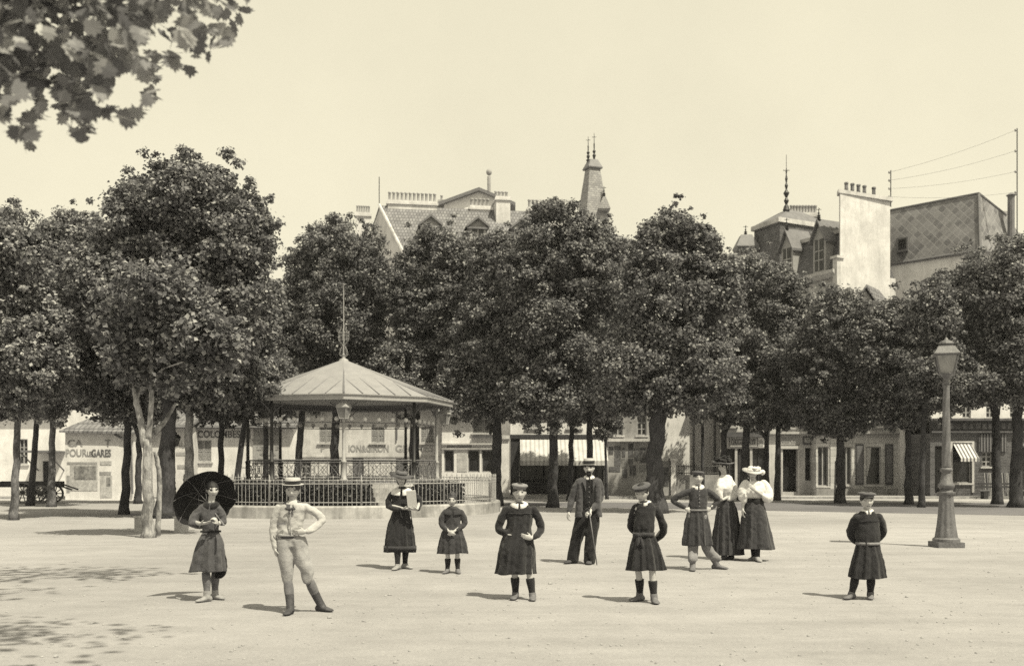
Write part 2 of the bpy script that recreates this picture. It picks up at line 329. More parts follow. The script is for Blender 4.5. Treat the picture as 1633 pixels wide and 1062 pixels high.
class Fig:
    def __init__(s, label, px, py, cat='person', group='people posing in the square'):
        s.Y = GY(py); s.s = F / s.Y; s.px0 = px; s.root = thing('person', label, cat, (X(px, s.Y), s.Y, 0), group); s.org = s.root.location
    def J(s, px, py, d=0): return Vector((X(s.px0, s.Y) + (px - s.px0) / s.s, s.Y + d, H + (HY - py) / s.s))
    def body(s, head, hh, sh, el, ha, hip, feet, yaw=0, pitch=0, roll=0, k=1.0, skin='skin', hn=None, hd=None, curl=.6, hl=None, hair='hair', hairup=.14, bun=None, knee=None, vox=.0062, chest=.8):
        J, mb = s.J, MB(); hh = hh / s.s; s.hh = hh
        hc = J(*head); cy, sy = math.cos(R(yaw)), math.sin(R(yaw)); cp, sp = math.cos(R(pitch)), math.sin(R(pitch))
        f = Vector((sy * cp, -cy * cp, -sp)); r = Vector((cy, sy, 0)); up = Vector((0, 0, 1)); up = (up - f * up.dot(f)).normalized()
        q = Matrix.Rotation(R(roll), 3, f); r, up = q @ r, q @ up
        Rm = Matrix((r, f, up)).transposed(); s.hc, s.Rm = hc, Rm
        head_mesh(mb, hc, hh, Rm)
        S = [J(*p) for p in sh]; E = [J(*p) for p in el]; A = [J(*p) for p in ha]; mid = (S[0] + S[1]) / 2; sw = (S[1] - S[0]).length / 2
        hipc = J(*hip[:2], hip[3] if len(hip) > 3 else 0); hw = hip[2] / s.s; s.S, s.E, s.A, s.hipc, s.hw = S, E, A, hipc, hw
        nb = mid + Vector((0, 0, .01)); s.nb = nb
        mb.tube([nb - Vector((0, 0, .03)), (nb + hc - up * hh * .3 - f * hh * .06) / 2, hc - up * .25 * hh - f * hh * .06], [.052 * k, .044 * k, .045 * k], 12)
        rs = []
        for t, w, dp in ((0, .5, .5), (.06, .9, .62), (.2, 1.0, .85), (.45, .85, .85), (.7, .74, .8), (.9, .9, .9), (1.05, .85, .85)):
            c = nb.lerp(hipc, t); ww = (sw * (1 - t) + hw * t) * w * chest; dd = .074 * k * dp
            rs.append([c + Vector((ww * math.cos(a), dd * math.sin(a), 0)) for a in [2 * math.pi * i / 16 for i in range(16)]])
        mb.rings(rs)
        for i in (0, 1):
            a, b, c = S[i], E[i], A[i]; sg = -1 if i == 0 else 1
            mb.tube([a + Vector((-sg * .02, 0, -.012)), a.lerp(b, .3), a.lerp(b, .7), b, b.lerp(c, .3), b.lerp(c, .75), c], [x * k for x in (.036, .034, .030, .029, .031, .026, .021)], 10, True)
            u = (c - b).normalized() if not hd or not hd[i] else Vector(hd[i]).normalized()
            nn = Vector(hn[i]) if hn and hn[i] else Vector((-sg, 0, 0))
            # the thumb sits on the side turned to the viewer (or upwards)
            t = u.cross(nn); ts = 1 if (t.y - .6 * t.z) < 0 else -1
            L = (hl or .155 * k)
            hand_mesh(mb, c, u, nn, L, curl if isinstance(curl, (int, float)) else curl[i], ts)
        s.legs = []
        for i in (0, 1):
            sg = -1 if i == 0 else 1; px, py, ang = feet[i]; Yf = min(max(GY(py), s.Y - .15), s.Y + .15); an = Vector((X(px, Yf), Yf, .075 * k)); td = Vector((math.sin(R(ang)), -math.cos(R(ang)), 0))
            hj = hipc + Vector((sg * hw * .5, 0, -.03)); kn = hj.lerp(an, .5) + td * .025
            if knee and knee[i]: kn = J(*knee[i])
            mb.tube([hj, hj.lerp(kn, .5), kn, kn.lerp(an, .3) - td * .012, kn.lerp(an, .75), an], [x * k for x in (.075, .06, .043, .042, .031, .028)], 12, True)
            mb.tube([an - Vector((0, 0, .03)), an + td * .1 * k - Vector((0, 0, .05 * k))], [.032 * k, .026 * k], 8, True)
            s.legs.append((hj, kn, an, td))
        me = remesh(mb, 'body', vox, 1, s.org); s.k = k
        ob = link_mesh('body', me, [skin, 'eye', 'lip', 'hairm' if hair != 'hair' else 'hair'], s.root)
        iv = Rm.transposed(); o = s.org
        for p in me.polygons:
            q = iv @ (Vector(p.center) + o - hc) / hh
            if abs(q.z) < .5 and q.y > .2:
                ax = abs(abs(q.x) - .155)
                if ax < .05 and abs(q.z) < .018: p.material_index = 1
                elif ax < .08 and .07 < q.z < .095: p.material_index = 2
                elif abs(q.x) < .11 and abs(q.z + .295) < .02: p.material_index = 2
        if hair:
            hb = MB(); c = hc + Rm @ Vector((0, -.055, hairup - .03)) * hh
            hb.ball(c, (.38 * hh, .455 * hh, (.595 - hairup) * hh), 26, 18, Rm)
            if bun:
                for b in bun: hb.ball(hc + Rm @ Vector(b[:3]) * hh, [x * hh for x in b[3:6]] if len(b) > 4 else b[3] * hh, 16, 10, Rm)
            hb.v = [tuple(Vector(v) + (Vector(v) - c).normalized() * .008 * noise.noise(Vector(v) * 55)) for v in hb.v]
            hb.build('hair', hair, s.root, True)
        return s
    def garment(s, name, mat, rings, sleeves=(), pleat=(0, 0, 0), vox=.010, seed=0, n=34, exp=2.2, wr=.010, parent=None, extra=None):
        mb = MB(); J = s.J; pts = catmull([(r[0], r[1], r[2], r[3], r[4] if len(r) > 4 else 0) for r in rings], n); rs = []; cnt, amp, t0 = pleat; amp *= 1.45
        for i, (px, py, w, dr, d) in enumerate(pts):
            t = i / (n - 1); c = J(px, py, d); w = w / s.s; ring = []
            pa = amp * max(0, (t - t0) / (1 - t0)) ** .8 if cnt else 0
            for q in range(72):
                a = 2 * math.pi * q / 72; ca, sa = math.cos(a), math.sin(a)
                rr = (abs(ca) ** exp + abs(sa) ** exp) ** (-1 / exp)
                ph = a * cnt + 2.8 * noise.noise(Vector((math.cos(a) * 1.3, math.sin(a) * 1.3, seed + t * .5)))
                g = pa * (1 - 2 * abs(math.sin(ph / 2)) ** .7 + .35 * math.sin(2.3 * ph + seed)) + pa * 1.2 * noise.noise(Vector((ca * 2, sa * 2, seed * 3.1 + t * 1.2)))
                zz = .018 * noise.noise(Vector((ca * 1.5, sa * 1.5, seed + 7))) * t * (1 if cnt else .3)
                p = c + Vector(((w * rr + g) * ca, (w * dr * rr + g) * sa, zz)); p += Vector((ca, sa, 0)) * wr * noise.noise(Vector((p.x * 16 + seed, p.y * 16, p.z * 22)))
                ring.append(p)
            rs.append(ring)
        mb.rings(rs)
        mb.v = [tuple(Vector(v) + noise.noise_vector(Vector((v[0] * 6, v[1] * 6, v[2] * 4)) + Vector((seed, 3, 0))) * .008) for v in mb.v]
        for path, rad in sleeves:
            P = [s.J(*p) if isinstance(p, tuple) else p for p in path]; m = 22; Q = catmull([(*p, r) for p, r in zip(P, rad)], m); ring = []
            k0 = len(mb.v); mb.tube([Vector(q[:3]) for q in Q], [q[3] * (1.06 if 'trou' in name or 'knick' in name else .95 if name == 'blouse' else .79) for q in Q], 20, True)
            for j in range(k0, len(mb.v)):
                v = Vector(mb.v[j]); fr = (15, 15, 9, .013) if 'trou' in name or 'knick' in name else (15, 15, 22, .012); mb.v[j] = tuple(v + noise.noise_vector(Vector((v.x * fr[0], v.y * fr[1], v.z * fr[2])) + Vector((seed, 0, 0))) * fr[3] + noise.noise_vector(Vector((v.x * 40, v.y * 40, v.z * 55))) * .004)
        if extra: extra(mb)
        me = remesh(mb, name, vox, 1, s.org, .4); return link_mesh(name, me, [mat], parent or s.root)
    def lower(s, sock, sockz, shoe, boot=.12, sizes=1.0, heel=False):
        """stockings up to sockz metres and boots that reach boot metres up the shin, one mesh each"""
        k = s.k
        for hj, kn, an, td in s.legs:
            def at(z):
                a, b = (kn, an) if z < kn.z else (hj, kn); t = (a.z - z) / (a.z - b.z + 1e-6); return a.lerp(b, t) - (td * .012 * 4 * t * (1 - t) if z < kn.z else Vector())
            if sock:
                m = MB(); zs = [sockz - (sockz - .06) * i / 9 for i in range(10)]
                rad = lambda z: (.041 + .0165 * math.exp(-((z - kn.z * .66) / (kn.z * .25)) ** 2) + .012 * max(0, (z - kn.z * .8))) * k
                m.tube([at(z) for z in zs], [rad(z) for z in zs], 14); m.build('stocking', sock, s.root, True)
            m = MB(); L = .235 * k * sizes; w = .045 * k * sizes; hb = an - td * .25 * L; g = Vector((0, 0, 1)); sd = td.cross(g); rs = []
            for t, ww, h, lo in ((-.08, .45, .05, .012), (0, .78, .078, 0), (.18, .86, .088, 0), (.38, .84, .08, 0), (.6, .98, .058, .002), (.8, 1.0, .045, .004), (.94, .72, .036, .008), (1.0, .3, .026, .014)):
                c = hb + td * L * t; c.z = 0
                rs.append([c + sd * w * ww * math.cos(a) + g * (lo + (h * k - lo) * (.5 + .5 * math.sin(a)) if True else 0) for a in [2 * math.pi * i / 14 for i in range(14)]])
            m.rings(rs)
            if boot:
                zs = [boot - (boot - .03) * i / 5 for i in range(6)]; m.tube([at(z) for z in zs], [(.047 + .012 * max(0, (z - .1)) * 4) * k for z in zs], 14)
            if heel: m.box(hb.x - .02, hb.x + .02, hb.y - .02, hb.y + .02, 0, .03)
            me = remesh(m, 'shoe', .008, 2, s.org); link_mesh('shoe', me, [shoe], s.root)
    def ring(s, name, mat, px, py, w, dr, hgt, d=0, parent=None, tilt=0, thick=.006):
        """a belt or band that goes round"""
        m = MB(); c = s.J(px, py, d); w = w / s.s; rs = []
        for r, z in ((0, -hgt / 2), (thick, -hgt / 2), (thick, hgt / 2), (0, hgt / 2)):
            rs.append([c + Vector(((w + r) * math.cos(a), (w * dr + r) * math.sin(a), z + tilt * math.cos(a))) for a in [2 * math.pi * i / 36 for i in range(36)]])
        rs.append(rs[0]); m.rings(rs, False); return m.build(name, mat, parent or s.root, True)
    def collar(s, mat, px, y0, y1, w0, w1, dr=.8, d=0, name='collar', turn=0):
        """a turned down collar: a cone that flares from the neck, open in front"""
        m = MB(); c0, c1, cm = s.J(px, y0 + .6, d), s.J(px, y1, d), s.J(px, y0 + (y1 - y0) * .52, d); w0, w1 = min(w0 / s.s, .053 * s.k), w1 / s.s + .004; wm = w0 + (w1 - w0) * .72; n = 34; rs = []
        for k in range(n + 1):
            a = -math.pi / 2 + turn + .12 + (2 * math.pi - .24) * k / n; e = Vector((math.cos(a), math.sin(a), 0)); fr = max(0, -math.sin(a - turn))
            f = lambda c, w, z: c + Vector((e.x * w, e.y * w * dr, z - .02 * fr * fr))
            rs.append([f(c0, w0, 0), f(c0, w0 + .006, .004), f(cm, wm + .006, .004), f(c1, w1, -.012 * fr), f(c1, w1 - .004, -.012 - .012 * fr), f(c0, w0 - .004, -.015)])
        m.rings(rs); return m.build(name, mat, s.root, True)
    def hatpt(s, x, y, z): return s.hc + s.Rm @ Vector((x, y, z)) * s.hh
    def hat_lathe(s, name, mat, prof, z0, parent=None, wob=0, squash=(1, 1.12), tilt=(0, 0), n=36, seed=0, y0=-.03):
        m = MB(); rs = []; T = Matrix.Rotation(R(tilt[0]), 3, 'X') @ Matrix.Rotation(R(tilt[1]), 3, 'Y')
        for r, z in prof:
            rs.append([s.hatpt(*(T @ Vector((r * squash[0] * math.cos(a), r * squash[1] * math.sin(a), z + wob * max(0, r - .35) * (math.sin(2 * a + seed) + .6 * math.sin(3 * a + 2 * seed)))) + Vector((0, y0, z0)))) for a in [2 * math.pi * i / n for i in range(n)]])
        m.rings(rs, False); return m.build(name, mat, parent or s.root, True)
    def boater(s, mat, band, brim=.62, crown=.36, hgt=.30, z0=.30, tilt=(0, 0)):
        h = s.hat_lathe('boater_hat', mat, [(crown + .01, 0), (brim, .0), (brim, .03), (crown, .03), (crown * .985, hgt), (crown * .93, hgt + .02), (.01, hgt + .022)], z0, tilt=tilt)
        s.hat_lathe('hat_band', band, [(crown + .012, .035), (crown + .014, hgt * .68), (crown, hgt * .69)], z0, h, tilt=tilt)
    def cap(s, mat, z0=.25, r=.44, tilt=(0, 0), lean=(0, .02), peak=True):
        h = s.hat_lathe('cap', mat, [(.375, -.03), (.385, .05), (r, .11), (r * 1.05, .15), (r * .96, .205), (r * .62, .245), (.02, .25)], z0, wob=.05, tilt=tilt, seed=z0 * 9, y0=-.02)
        if peak:
            m = MB(); rs = []
            for t, zz in ((0, 0), (.5, -.015), (.85, -.05), (1, -.085)):
                up = []; 
                for sgn, dz in ((1, .012), (-1, -.012)):
                    for i in (range(13) if sgn > 0 else range(12, -1, -1)):
                        a = math.pi * (.12 + .76 * i / 12); ex = .2 * t * math.sin(math.pi * i / 12) ** .6
                        up.append(s.hatpt((.375 + ex * .6) * math.cos(a), -.02 + (.40 + ex) * math.sin(a), z0 + .02 + zz + dz))
                rs.append(up)
            m.rings(rs); m.build('visor', mat, h, True)
    def arm_skin(s, i): return s.E[i], s.A[i]
def people():
    # girl with the parasol
    p = Fig('girl in a dark grey dress holding an open black parasol behind her head', 336, 958)
    p.body((339, 781.5), 25, ((321, 808), (350, 809)), ((309, 832, -.04), (355, 831, .02)), ((328, 833.5, -.19), (352, 834, -.13)), (336, 852, 15), ((330, 959, -38), (343, 954, 62)), yaw=28, pitch=2, k=.93,
           hn=((0, .3, 1), (-1, 0, 0)), hd=((1, -.25, .12), (-.3, -.4, .8)), curl=(.35, 1.4), hairup=.10, bun=((0, -.42, .1, .2), (0, -.1, .3, .34, .34, .2)))
    p.garment('dress', 'grey', [(338, 800, 7.0, .8), (337, 804, 12.0, .6), (335, 809, 14.19, .55), (335, 822, 13.76, .72), (336, 838, 12.9, .8), (336, 848, 13.33, .8), (335, 862, 20.0, .75), (333, 885, 25.0, .7), (331, 911, 29.0, .66)],
              [([(322, 809), (314, 820, -.02), (310, 832, -.06), (314, 834.5, -.10)], [.055, .07, .075, .06]), ([(349, 810), (354, 821, .0), (355.5, 831, .0), (355, 833, -.05)], [.05, .062, .06, .045])], (9, .012, .55), seed=1.3)
    p.garment('apron_tail', 'black', [(352, 872, 4, .6, .05), (354, 900, 8, .5, .04), (350, 916, 9, .45, .04), (347, 922, 5, .5, .03)], seed=4, n=14, vox=.009)
    p.ring('waist_seam', 'black', 336, 847, 15.8, .8, .02); p.collar('black', 337, 799, 805, 8, 13, .75)
    p.lower('stockg', .36, 'shoep', .13)
    a0 = p.J(356, 827, -.15); a1 = p.J(303, 785, .36); ax = (a1 - a0).normalized()
    t = thing('parasol', 'open black parasol held by the girl in grey, its hollow side to the viewer', 'parasol', (a0.x, a0.y, a0.z))
    MB().tube([a0 - ax * .12, a1 + ax * .07], .007, 8).build('shaft', 'woodm', t, True)
    MB().tube([a0 - ax * .14, a0 - ax * .04], .011, 10, True).build('handle', 'woodm', t, True)
    e1 = ax.cross(Vector((0, 0, 1))).normalized(); e2 = ax.cross(e1); m = MB(); rs = []; nr = 48; Rr = .41
    for q, off in ((1, 0), (-1, -.004)):
        for k in (range(0, 11) if q > 0 else range(10, -1, -1)):
            tt = max(k / 10, .02); ring = []
            for i in range(nr):
                a = 2 * math.pi * i / nr; sc = abs(math.cos(a * 4)); rr = Rr * tt * (1 - .05 * (1 - sc) * tt)
                dep = -.21 * tt ** 1.7 * (1 + .10 * sc * tt)
                ring.append(a1 + ax * (dep + off) + (e1 * math.cos(a) + e2 * math.sin(a)) * rr)
            rs.append(ring)
    m.rings(rs, False); m.build('canopy', 'silk', t)
    for k in range(8):
        a = math.pi / 4 * k; m = MB(); pt = lambda tt, o: a1 + ax * (-.21 * tt ** 1.7 * (1 + .1 * tt) - o) + (e1 * math.cos(a) + e2 * math.sin(a)) * Rr * tt
        m.tube([pt(tt, .012) for tt in (.05, .3, .6, .85, 1.0)], .0035, 6); m.tube([a1 - ax * .30, pt(.5, .012)], .003, 6); m.build('rib', 'ironm', t)
    # boy in the pale suit
    p = Fig('boy in a pale suit, knickerbockers and straw boater, hand on hip', 478, 976)
    p.body((467, 781), 31, ((445, 806), (489, 806)), ((435.5, 842, .02), (513, 829, .06)), ((440, 874, -.03), (489, 847, -.10)), (465, 864, 21), ((463, 981, -8), (512, 974.5, 62)), yaw=2, pitch=4, k=.98,
           hn=((1, .2, 0), (.3, 1, .2)), hd=((.15, -.1, -1), (-1, -.15, -.05)), curl=(.9, .5), hair='hairm', knee=((459, 918, -.03), (491, 916, -.03)))
    p.garment('jacket', 'linen', [(467, 797, 7, .8), (467, 800.5, 13, .65), (467, 803.5, 19, .54), (467, 807.5, 22.5, .52), (466, 820, 21, .6), (464, 838, 19.5, .66), (462, 848, 20.5, .66), (461.5, 854, 21, .66)],
              [([(446, 808), (439, 826, .01), (435.5, 843, .01), (437, 860, -.01), (440, 872, -.03)], [.06, .064, .058, .052, .045]), ([(488, 808), (503, 818, .03), (512, 829, .05), (503, 841, -.02), (493, 846.5, -.08)], [.058, .062, .058, .05, .04])], (0, 0, 0), seed=2.2, wr=.012)
    tr = lambda side: [(p.legs[side][0] + Vector((0, 0, .05))), p.legs[side][0].lerp(p.legs[side][1], .5), p.legs[side][1] + Vector((0, 0, .06)), p.legs[side][1] - Vector((0, 0, .05))]
    p.garment('knickerbockers', 'linen2', [(462, 848, 16, .7), (463, 860, 17.5, .7), (464, 872, 17.5, .7)], [(tr(0), [.092, .086, .074, .058]), (tr(1), [.092, .086, .074, .058])], seed=5, n=12, wr=.01)
    p.collar('grey', 467, 797, 807, 9, 17.5, .72); m = MB(); c = p.J(467, 811, -.115)
    for sg in (-1, 1): m.ball(c + Vector((sg * .027, 0, .004)), (.03, .012, .017)); m.ball(c + Vector((sg * .018, 0, -.03)), (.009, .006, .03))
    m.ball(c, (.012, .014, .012)); m.build('bow_tie', 'grey', p.root, True)
    m = MB(); 
    for q in range(4): m.ball(p.J(466.5, 818 + q * 9, -.118 + q * .004), (.008, .005, .008), 8, 6)
    m.build('jacket_button', 'grey', p.root, True)
    m = MB(); m.tube([p.J(466.5, y, -.100 - .022 * math.sin((y - 806) / 46 * 3.1)) for y in range(806, 854, 5)], .006, 6); m.build('placket', 'linen2', p.root, True)
    p.ring('jacket_hem', 'linen2', 461.5, 853, 20.8, .66, .025); p.ring('trouser_waist_shadow_band', 'grey', 461.7, 856.2, 17.5, .7, .02).name = 'waist_shadow_band'  # grey ring at the waist paints the shadow under the jacket hem
    m = MB(); m.M = Matrix.Translation(p.J(453, 834, -.118)) @ Matrix.Rotation(R(-14), 4, 'Z'); m.box(-.05, .05, -.004, .004, -.012, .014); m.build('pocket_flap_shadow', 'greyl', p.root)  # flap in darker grey, the pocket's shadow put into its colour
    p.lower('stockg', .36, 'leather', .24); p.boater('straw', 'black', .56, .39, .32, .27)
    # girl with papers
    p = Fig('girl in a dark dress and wide straw hat hugging white papers', 641, 907)
    p.body((640, 762), 22.8, ((625, 786), (658, 786)), ((622, 806, -.02), (669, 801, .02)), ((645, 810, -.19), (667, 811, -.20)), (641, 822, 15), ((634, 908.5, -20), (646, 906.5, 50)), yaw=5, k=1.0,
           hn=((0, .3, 1), (0, .4, 1)), hd=((1, -.2, .0), (-1, -.3, .05)), curl=.45, hairup=.08, bun=((0, -.3, -.2, .34, .2, .4),))
    p.garment('dress', 'smock', [(641, 776, 5.5, .8), (641, 779, 10.0, .65), (641, 783, 13.76, .52), (641, 787, 16.34, .5), (641, 797, 15.48, .62), (640, 812, 15.0, .72), (640, 817, 15.0, .72), (639, 832, 19.0, .72), (638, 855, 23.0, .7), (638, 880, 25.5, .7)],
              [([(625, 787), (620, 798, -.01), (621, 807, -.03), (633, 811, -.13), (640, 811, -.18)], [.055, .068, .062, .048, .04]), ([(657, 787), (667, 795, .01), (669, 803, .0), (669, 808, -.08), (668, 811, -.15)], [.058, .065, .062, .05, .042])], (11, .012, .5), seed=3.1)
    p.ring('hem_flounce', 'smock2', 638, 873, 25.8, .7, .07); p.collar('blouse', 641, 775, 786, 7, 18, .68)
    p.lower('stockd', .5, 'shoep', .09)
    h = p.hat_lathe('straw_hat', 'strawd', [(.38, -.02), (.82, -.06), (.86, -.03), (.40, .03), (.40, .2), (.33, .29), (.01, .31)], .20, wob=.16, tilt=(-8, 9), seed=1.2)
    p.hat_lathe('hat_band', 'black', [(.41, .035), (.415, .12), (.40, .125)], .20, h, tilt=(-8, 9))
    q = thing('papers', 'sheaf of white papers held upright by the girl in the wide straw hat', 'papers', tuple(p.J(658, 813, -.19)))
    m = MB(Matrix.Translation(p.J(658.5, 797, -.185)) @ Matrix.Rotation(R(-5), 4, 'Y') @ Matrix.Rotation(R(9), 4, 'X')); m.box(-.075, .075, -.014, .014, -.155, .155); m.box(-.078, .07, .0145, .02, -.15, .16); m.build('paper_sheet', 'paper', q)
    # small girl
    p = Fig('small smiling girl in a pleated dark dress, hands clasped in front', 722, 913.5)
    p.body((721, 797), 20.3, ((710, 815), (736, 815)), ((704.5, 836, -.02), (740, 836, -.02)), ((717, 846, -.16), (725, 846, -.15)), (722, 850, 12), ((713.5, 914, -22), (730, 914, 12)), yaw=-2, k=.84, roll=-5,
           hn=((0, 1, .3), (0, 1, .3)), hd=((.8, -.2, -.6), (-.8, -.2, -.6)), curl=.7, hairup=.10, bun=((0, -.05, .4, .3, .36, .2),), hair='hairm')
    p.garment('dress', 'smock2', [(722, 807, 5.5, .8), (722, 810, 10.0, .65), (722, 814, 12.9, .55), (722, 826, 12.04, .66), (722, 838, 13.0, .74), (722, 850, 18.0, .74), (722, 866, 22.5, .72), (722, 882, 25.0, .7)],
              [([(710, 816), (705, 826, -.01), (704.5, 836, -.03), (714, 844.5, -.13)], [.056, .064, .056, .035]), ([(735, 816), (740, 826, -.01), (740, 836, -.03), (729, 844.5, -.12)], [.056, .064, .056, .035])], (12, .013, .45), seed=6.4)
    p.collar('smock2', 722, 808, 817, 6, 16, .6, name='yoke_frill'); p.lower('stockd', .23, 'shoeg', .07)
    # smock boy
    p = Fig('boy in a long loose dark smock with white collar, one hand on hip', 837, 955)
    p.body((828.5, 785.5), 28, ((807, 812), (852, 812)), ((797, 842, .03), (862, 843, .04)), ((809, 851, -.05), (847, 857, -.13)), (829, 866, 18), ((822, 955, -14), (849, 956.5, 2)), yaw=2, pitch=0, k=.97,
           hn=((1, 0, 0), (.2, 1, .1)), hd=((.6, -.2, -.6), (-1, -.1, .25)), curl=(.8, .35), hairup=.15)
    p.garment('smock', 'smock', [(828, 800, 6.5, .8), (828, 803, 12.0, .65), (828, 807, 15.58, .52), (828.5, 812, 20.09, .5), (829, 824, 19.68, .62), (827, 845, 19.68, .72), (825, 870, 27.0, .76), (823, 893, 30.0, .74), (821, 915, 33.0, .72)],
              [([(807, 812), (799, 828, .01), (795.5, 843, .02), (804, 849, -.02), (809, 850, -.04)], [.062, .068, .066, .056, .05]), ([(851, 812), (859, 828, .02), (862.5, 843, .03), (856, 853, -.07), (851, 856, -.11)], [.062, .066, .062, .05, .042])], (10, .013, .22), seed=7.7)
    p.ring('yoke_seam', 'smock2', 829, 818, 20.4, .58, .008); p.collar('blouse', 828, 798.6, 805.8, 8, 14.5, .7)
    p.lower('stockd', .27, 'shoeg', .09); p.cap('greyl', .27, .45, tilt=(-8, 4), peak=False)
    # the man
    p = Fig('bearded man in a dark suit and straw boater leaning on a cane', 928, 898)
    p.body((939.5, 746.5), 22.5, ((923.5, 767), (954.5, 767)), ((913, 793, .02), (955, 795, .02)), ((906.5, 817, -.06), (940, 814, -.22)), (938, 820, 15), ((913, 898, -42), (940, 899, -8)), yaw=-8, pitch=3, k=1.14,
           hn=((1, .3, 0), (-.2, .4, -1)), hd=((-.2, -.2, -1), (-.6, -.5, -.4)), curl=(1.0, 1.3), hairup=.16, hair='hair')
    m = MB(); m.ball(p.hatpt(0, .27, -.36), (.2 * p.hh, .16 * p.hh, .22 * p.hh), 18, 12, p.Rm); m.ball(p.hatpt(0, .40, -.225), (.15 * p.hh, .05 * p.hh, .045 * p.hh), 12, 8, p.Rm)
    m.v = [tuple(Vector(v) + Vector((noise.noise(Vector(v) * 60), noise.noise(Vector(v) * 61), noise.noise(Vector(v) * 63))) * .01) for v in m.v]; m.build('beard', 'hair', p.root, True)
    p.garment('waistcoat', 'black', [(939, 762, 8, .8), (939, 770, 14, .7), (938, 790, 14, .84), (937, 808, 13.5, .84), (937, 818, 13, .8)], seed=9, n=16)
    def lap(mb):
        mb.v = mb.v
    for nm, sd in (('jacket_front', -1), ('jacket_front', 1)):
        rr = [(939 + sd * 8.5, 761, 5.5, .9, .02), (939 + sd * 12, 768, 7, 1.2, 0), (939 + sd * 13.5, 784, 6.2, 1.75, -.005), (938.5 + sd * 14, 804, 6, 1.95, -.01), (938.5 + sd * 15.5, 824, 6.8, 1.9, -.01)]
        sl = [([(923.5, 768), (917, 780, .0), (912.5, 794, .01), (909, 808, -.03), (907, 814, -.05)], [.078, .08, .074, .064, .054])] if sd < 0 else [([(954.5, 768), (958, 782, .01), (956, 796, .0), (948, 807, -.12), (943, 812, -.18)], [.078, .08, .074, .064, .054])]
        p.garment(nm, 'coat', rr, sl, seed=10 + sd, n=26, wr=.01)
    p.garment('jacket_back', 'tweed', [(939, 761, 9, .6, .06), (939, 768, 17, .4, .06), (939, 790, 17, .45, .06), (939, 824, 19, .4, .07)], seed=12, n=18)
    tr = lambda i: [p.legs[i][0] + Vector((0, 0, .06)), p.legs[i][0].lerp(p.legs[i][1], .5), p.legs[i][1], p.legs[i][1].lerp(p.legs[i][2], .6), p.legs[i][2] - Vector((0, 0, .035))]
    p.garment('trousers', 'black', [(938, 812, 14, .7), (938, 822, 16, .7), (938, 832, 16, .7)], [(tr(0), [.115, .112, .098, .093, .098]), (tr(1), [.115, .112, .098, .093, .098])], seed=13, n=10, wr=.008)
    p.collar('blouse', 939.5, 757.5, 763.5, 7.5, 9, .85, name='shirt_collar'); m = MB(); m.ball(p.J(939, 766, -.10), (.02, .012, .03)); m.build('necktie', 'black', p.root, True)
    for sd in (-1, 1):
        m = MB(); a, b, c = p.J(939 + sd * 5, 761.5, -.10), p.J(939 + sd * 10, 770, -.135), p.J(939 + sd * 5.5, 783, -.145); e = p.J(939 + sd * 11.5, 766.5, -.115); o = Vector((0, -.008, 0)); m.rings([[a, e, b, c], [a + o, e + o, b + o, c + o]]); m.build('lapel', 'coat', p.root)
    m = MB()
    for q in range(5): m.ball(p.J(938.6, 776 + q * 8, -.135), (.009, .006, .009), 8, 6)
    m.build('waistcoat_button', 'greyl', p.root, True)
    p.lower(None, .3, 'leather', .10, 1.1); p.boater('straw', 'black', .48, .385, .42, .26)
    c0 = p.J(937.5, 812, -.27); c1 = Vector((X(952, 17.3), 17.3, 0.0)); t = thing('walking_cane', 'thin dark walking cane under the hand of the bearded man', 'cane', (c1.x, c1.y, 0))
    MB().tube([c0, c1], [.011, .008], 8).build('cane_shaft', 'woodm', t, True); MB().tube([c0 + Vector((-.06, 0, .0)), c0 + Vector((-.03, 0, .025)), c0 + Vector((0, 0, .01)), c0 - Vector((0, 0, .04)) + (c1 - c0) * .02], .013, 8, True).build('cane_handle', 'wood', t, True)
    # boy with cap, belted smock, arms behind back
    p = Fig('boy in a flat cap and belted flared smock, arms behind his back, looking down', 1029, 960)
    p.body((1023.5, 786), 28.5, ((1013, 809, .0), (1047, 812, .03)), ((1008, 842, .14), (1059, 845, .10)), ((1030, 862, .17), (1048, 861, .19)), (1028, 864, 16), ((1020, 958, -55), (1043, 961.5, 6)), yaw=-26, pitch=10, k=.97, hn=((0, -1, 0), (0, -1, 0)), curl=.8, hairup=.13)
    p.garment('smock', 'smock', [(1028, 798.5, 6.5, .85), (1028.5, 802, 12.0, .66), (1029.5, 807, 14.8, .56), (1030, 812, 16.4, .56), (1029, 824, 16.0, .66), (1027, 840, 17.0, .74), (1026.5, 851, 16.0, .76), (1027, 862, 20.0, .76), (1028, 884, 26.0, .74), (1029, 909, 31.0, .7)],
              [([(1047, 812, .02), (1055, 828, .05), (1060, 845, .09), (1056, 856, .13), (1049, 862, .17)], [.064, .064, .06, .05, .042]), ([(1014, 809, .02), (1009, 826, .08), (1009, 842, .13), (1024, 860, .17)], [.06, .06, .055, .042])], (11, .016, .5), seed=14.2)
    p.ring('belt', 'smock2', 1026.5, 851.5, 17, .78, .05); m = MB(); c = p.J(1018.5, 852.5, -.135)
    for a, b, r in (((-.035, .01), (.038, .024), .5), ((.035, .012), (.038, .024), -.5), ((-.022, -.07), (.02, .065), .25), ((.02, -.08), (.018, .07), -.2), ((0, 0), (.015, .016), 0)): m.ball(c + Vector((a[0], 0, a[1])), (b[0], .012, b[1]), 10, 7, Matrix.Rotation(r, 3, 'Y'))
    m.build('belt_bow', 'smock2', p.root, True); p.collar('blouse', 1028, 797.5, 802, 8, 10.5, .78, turn=-.4)
    p.lower('stockd', .27, 'shoeg', .11); p.cap('grey', .24, .5, tilt=(-10, -6))
    # arms akimbo
    p = Fig('boy in cap and round white collar with elbows out and belted smock', 1120, 908)
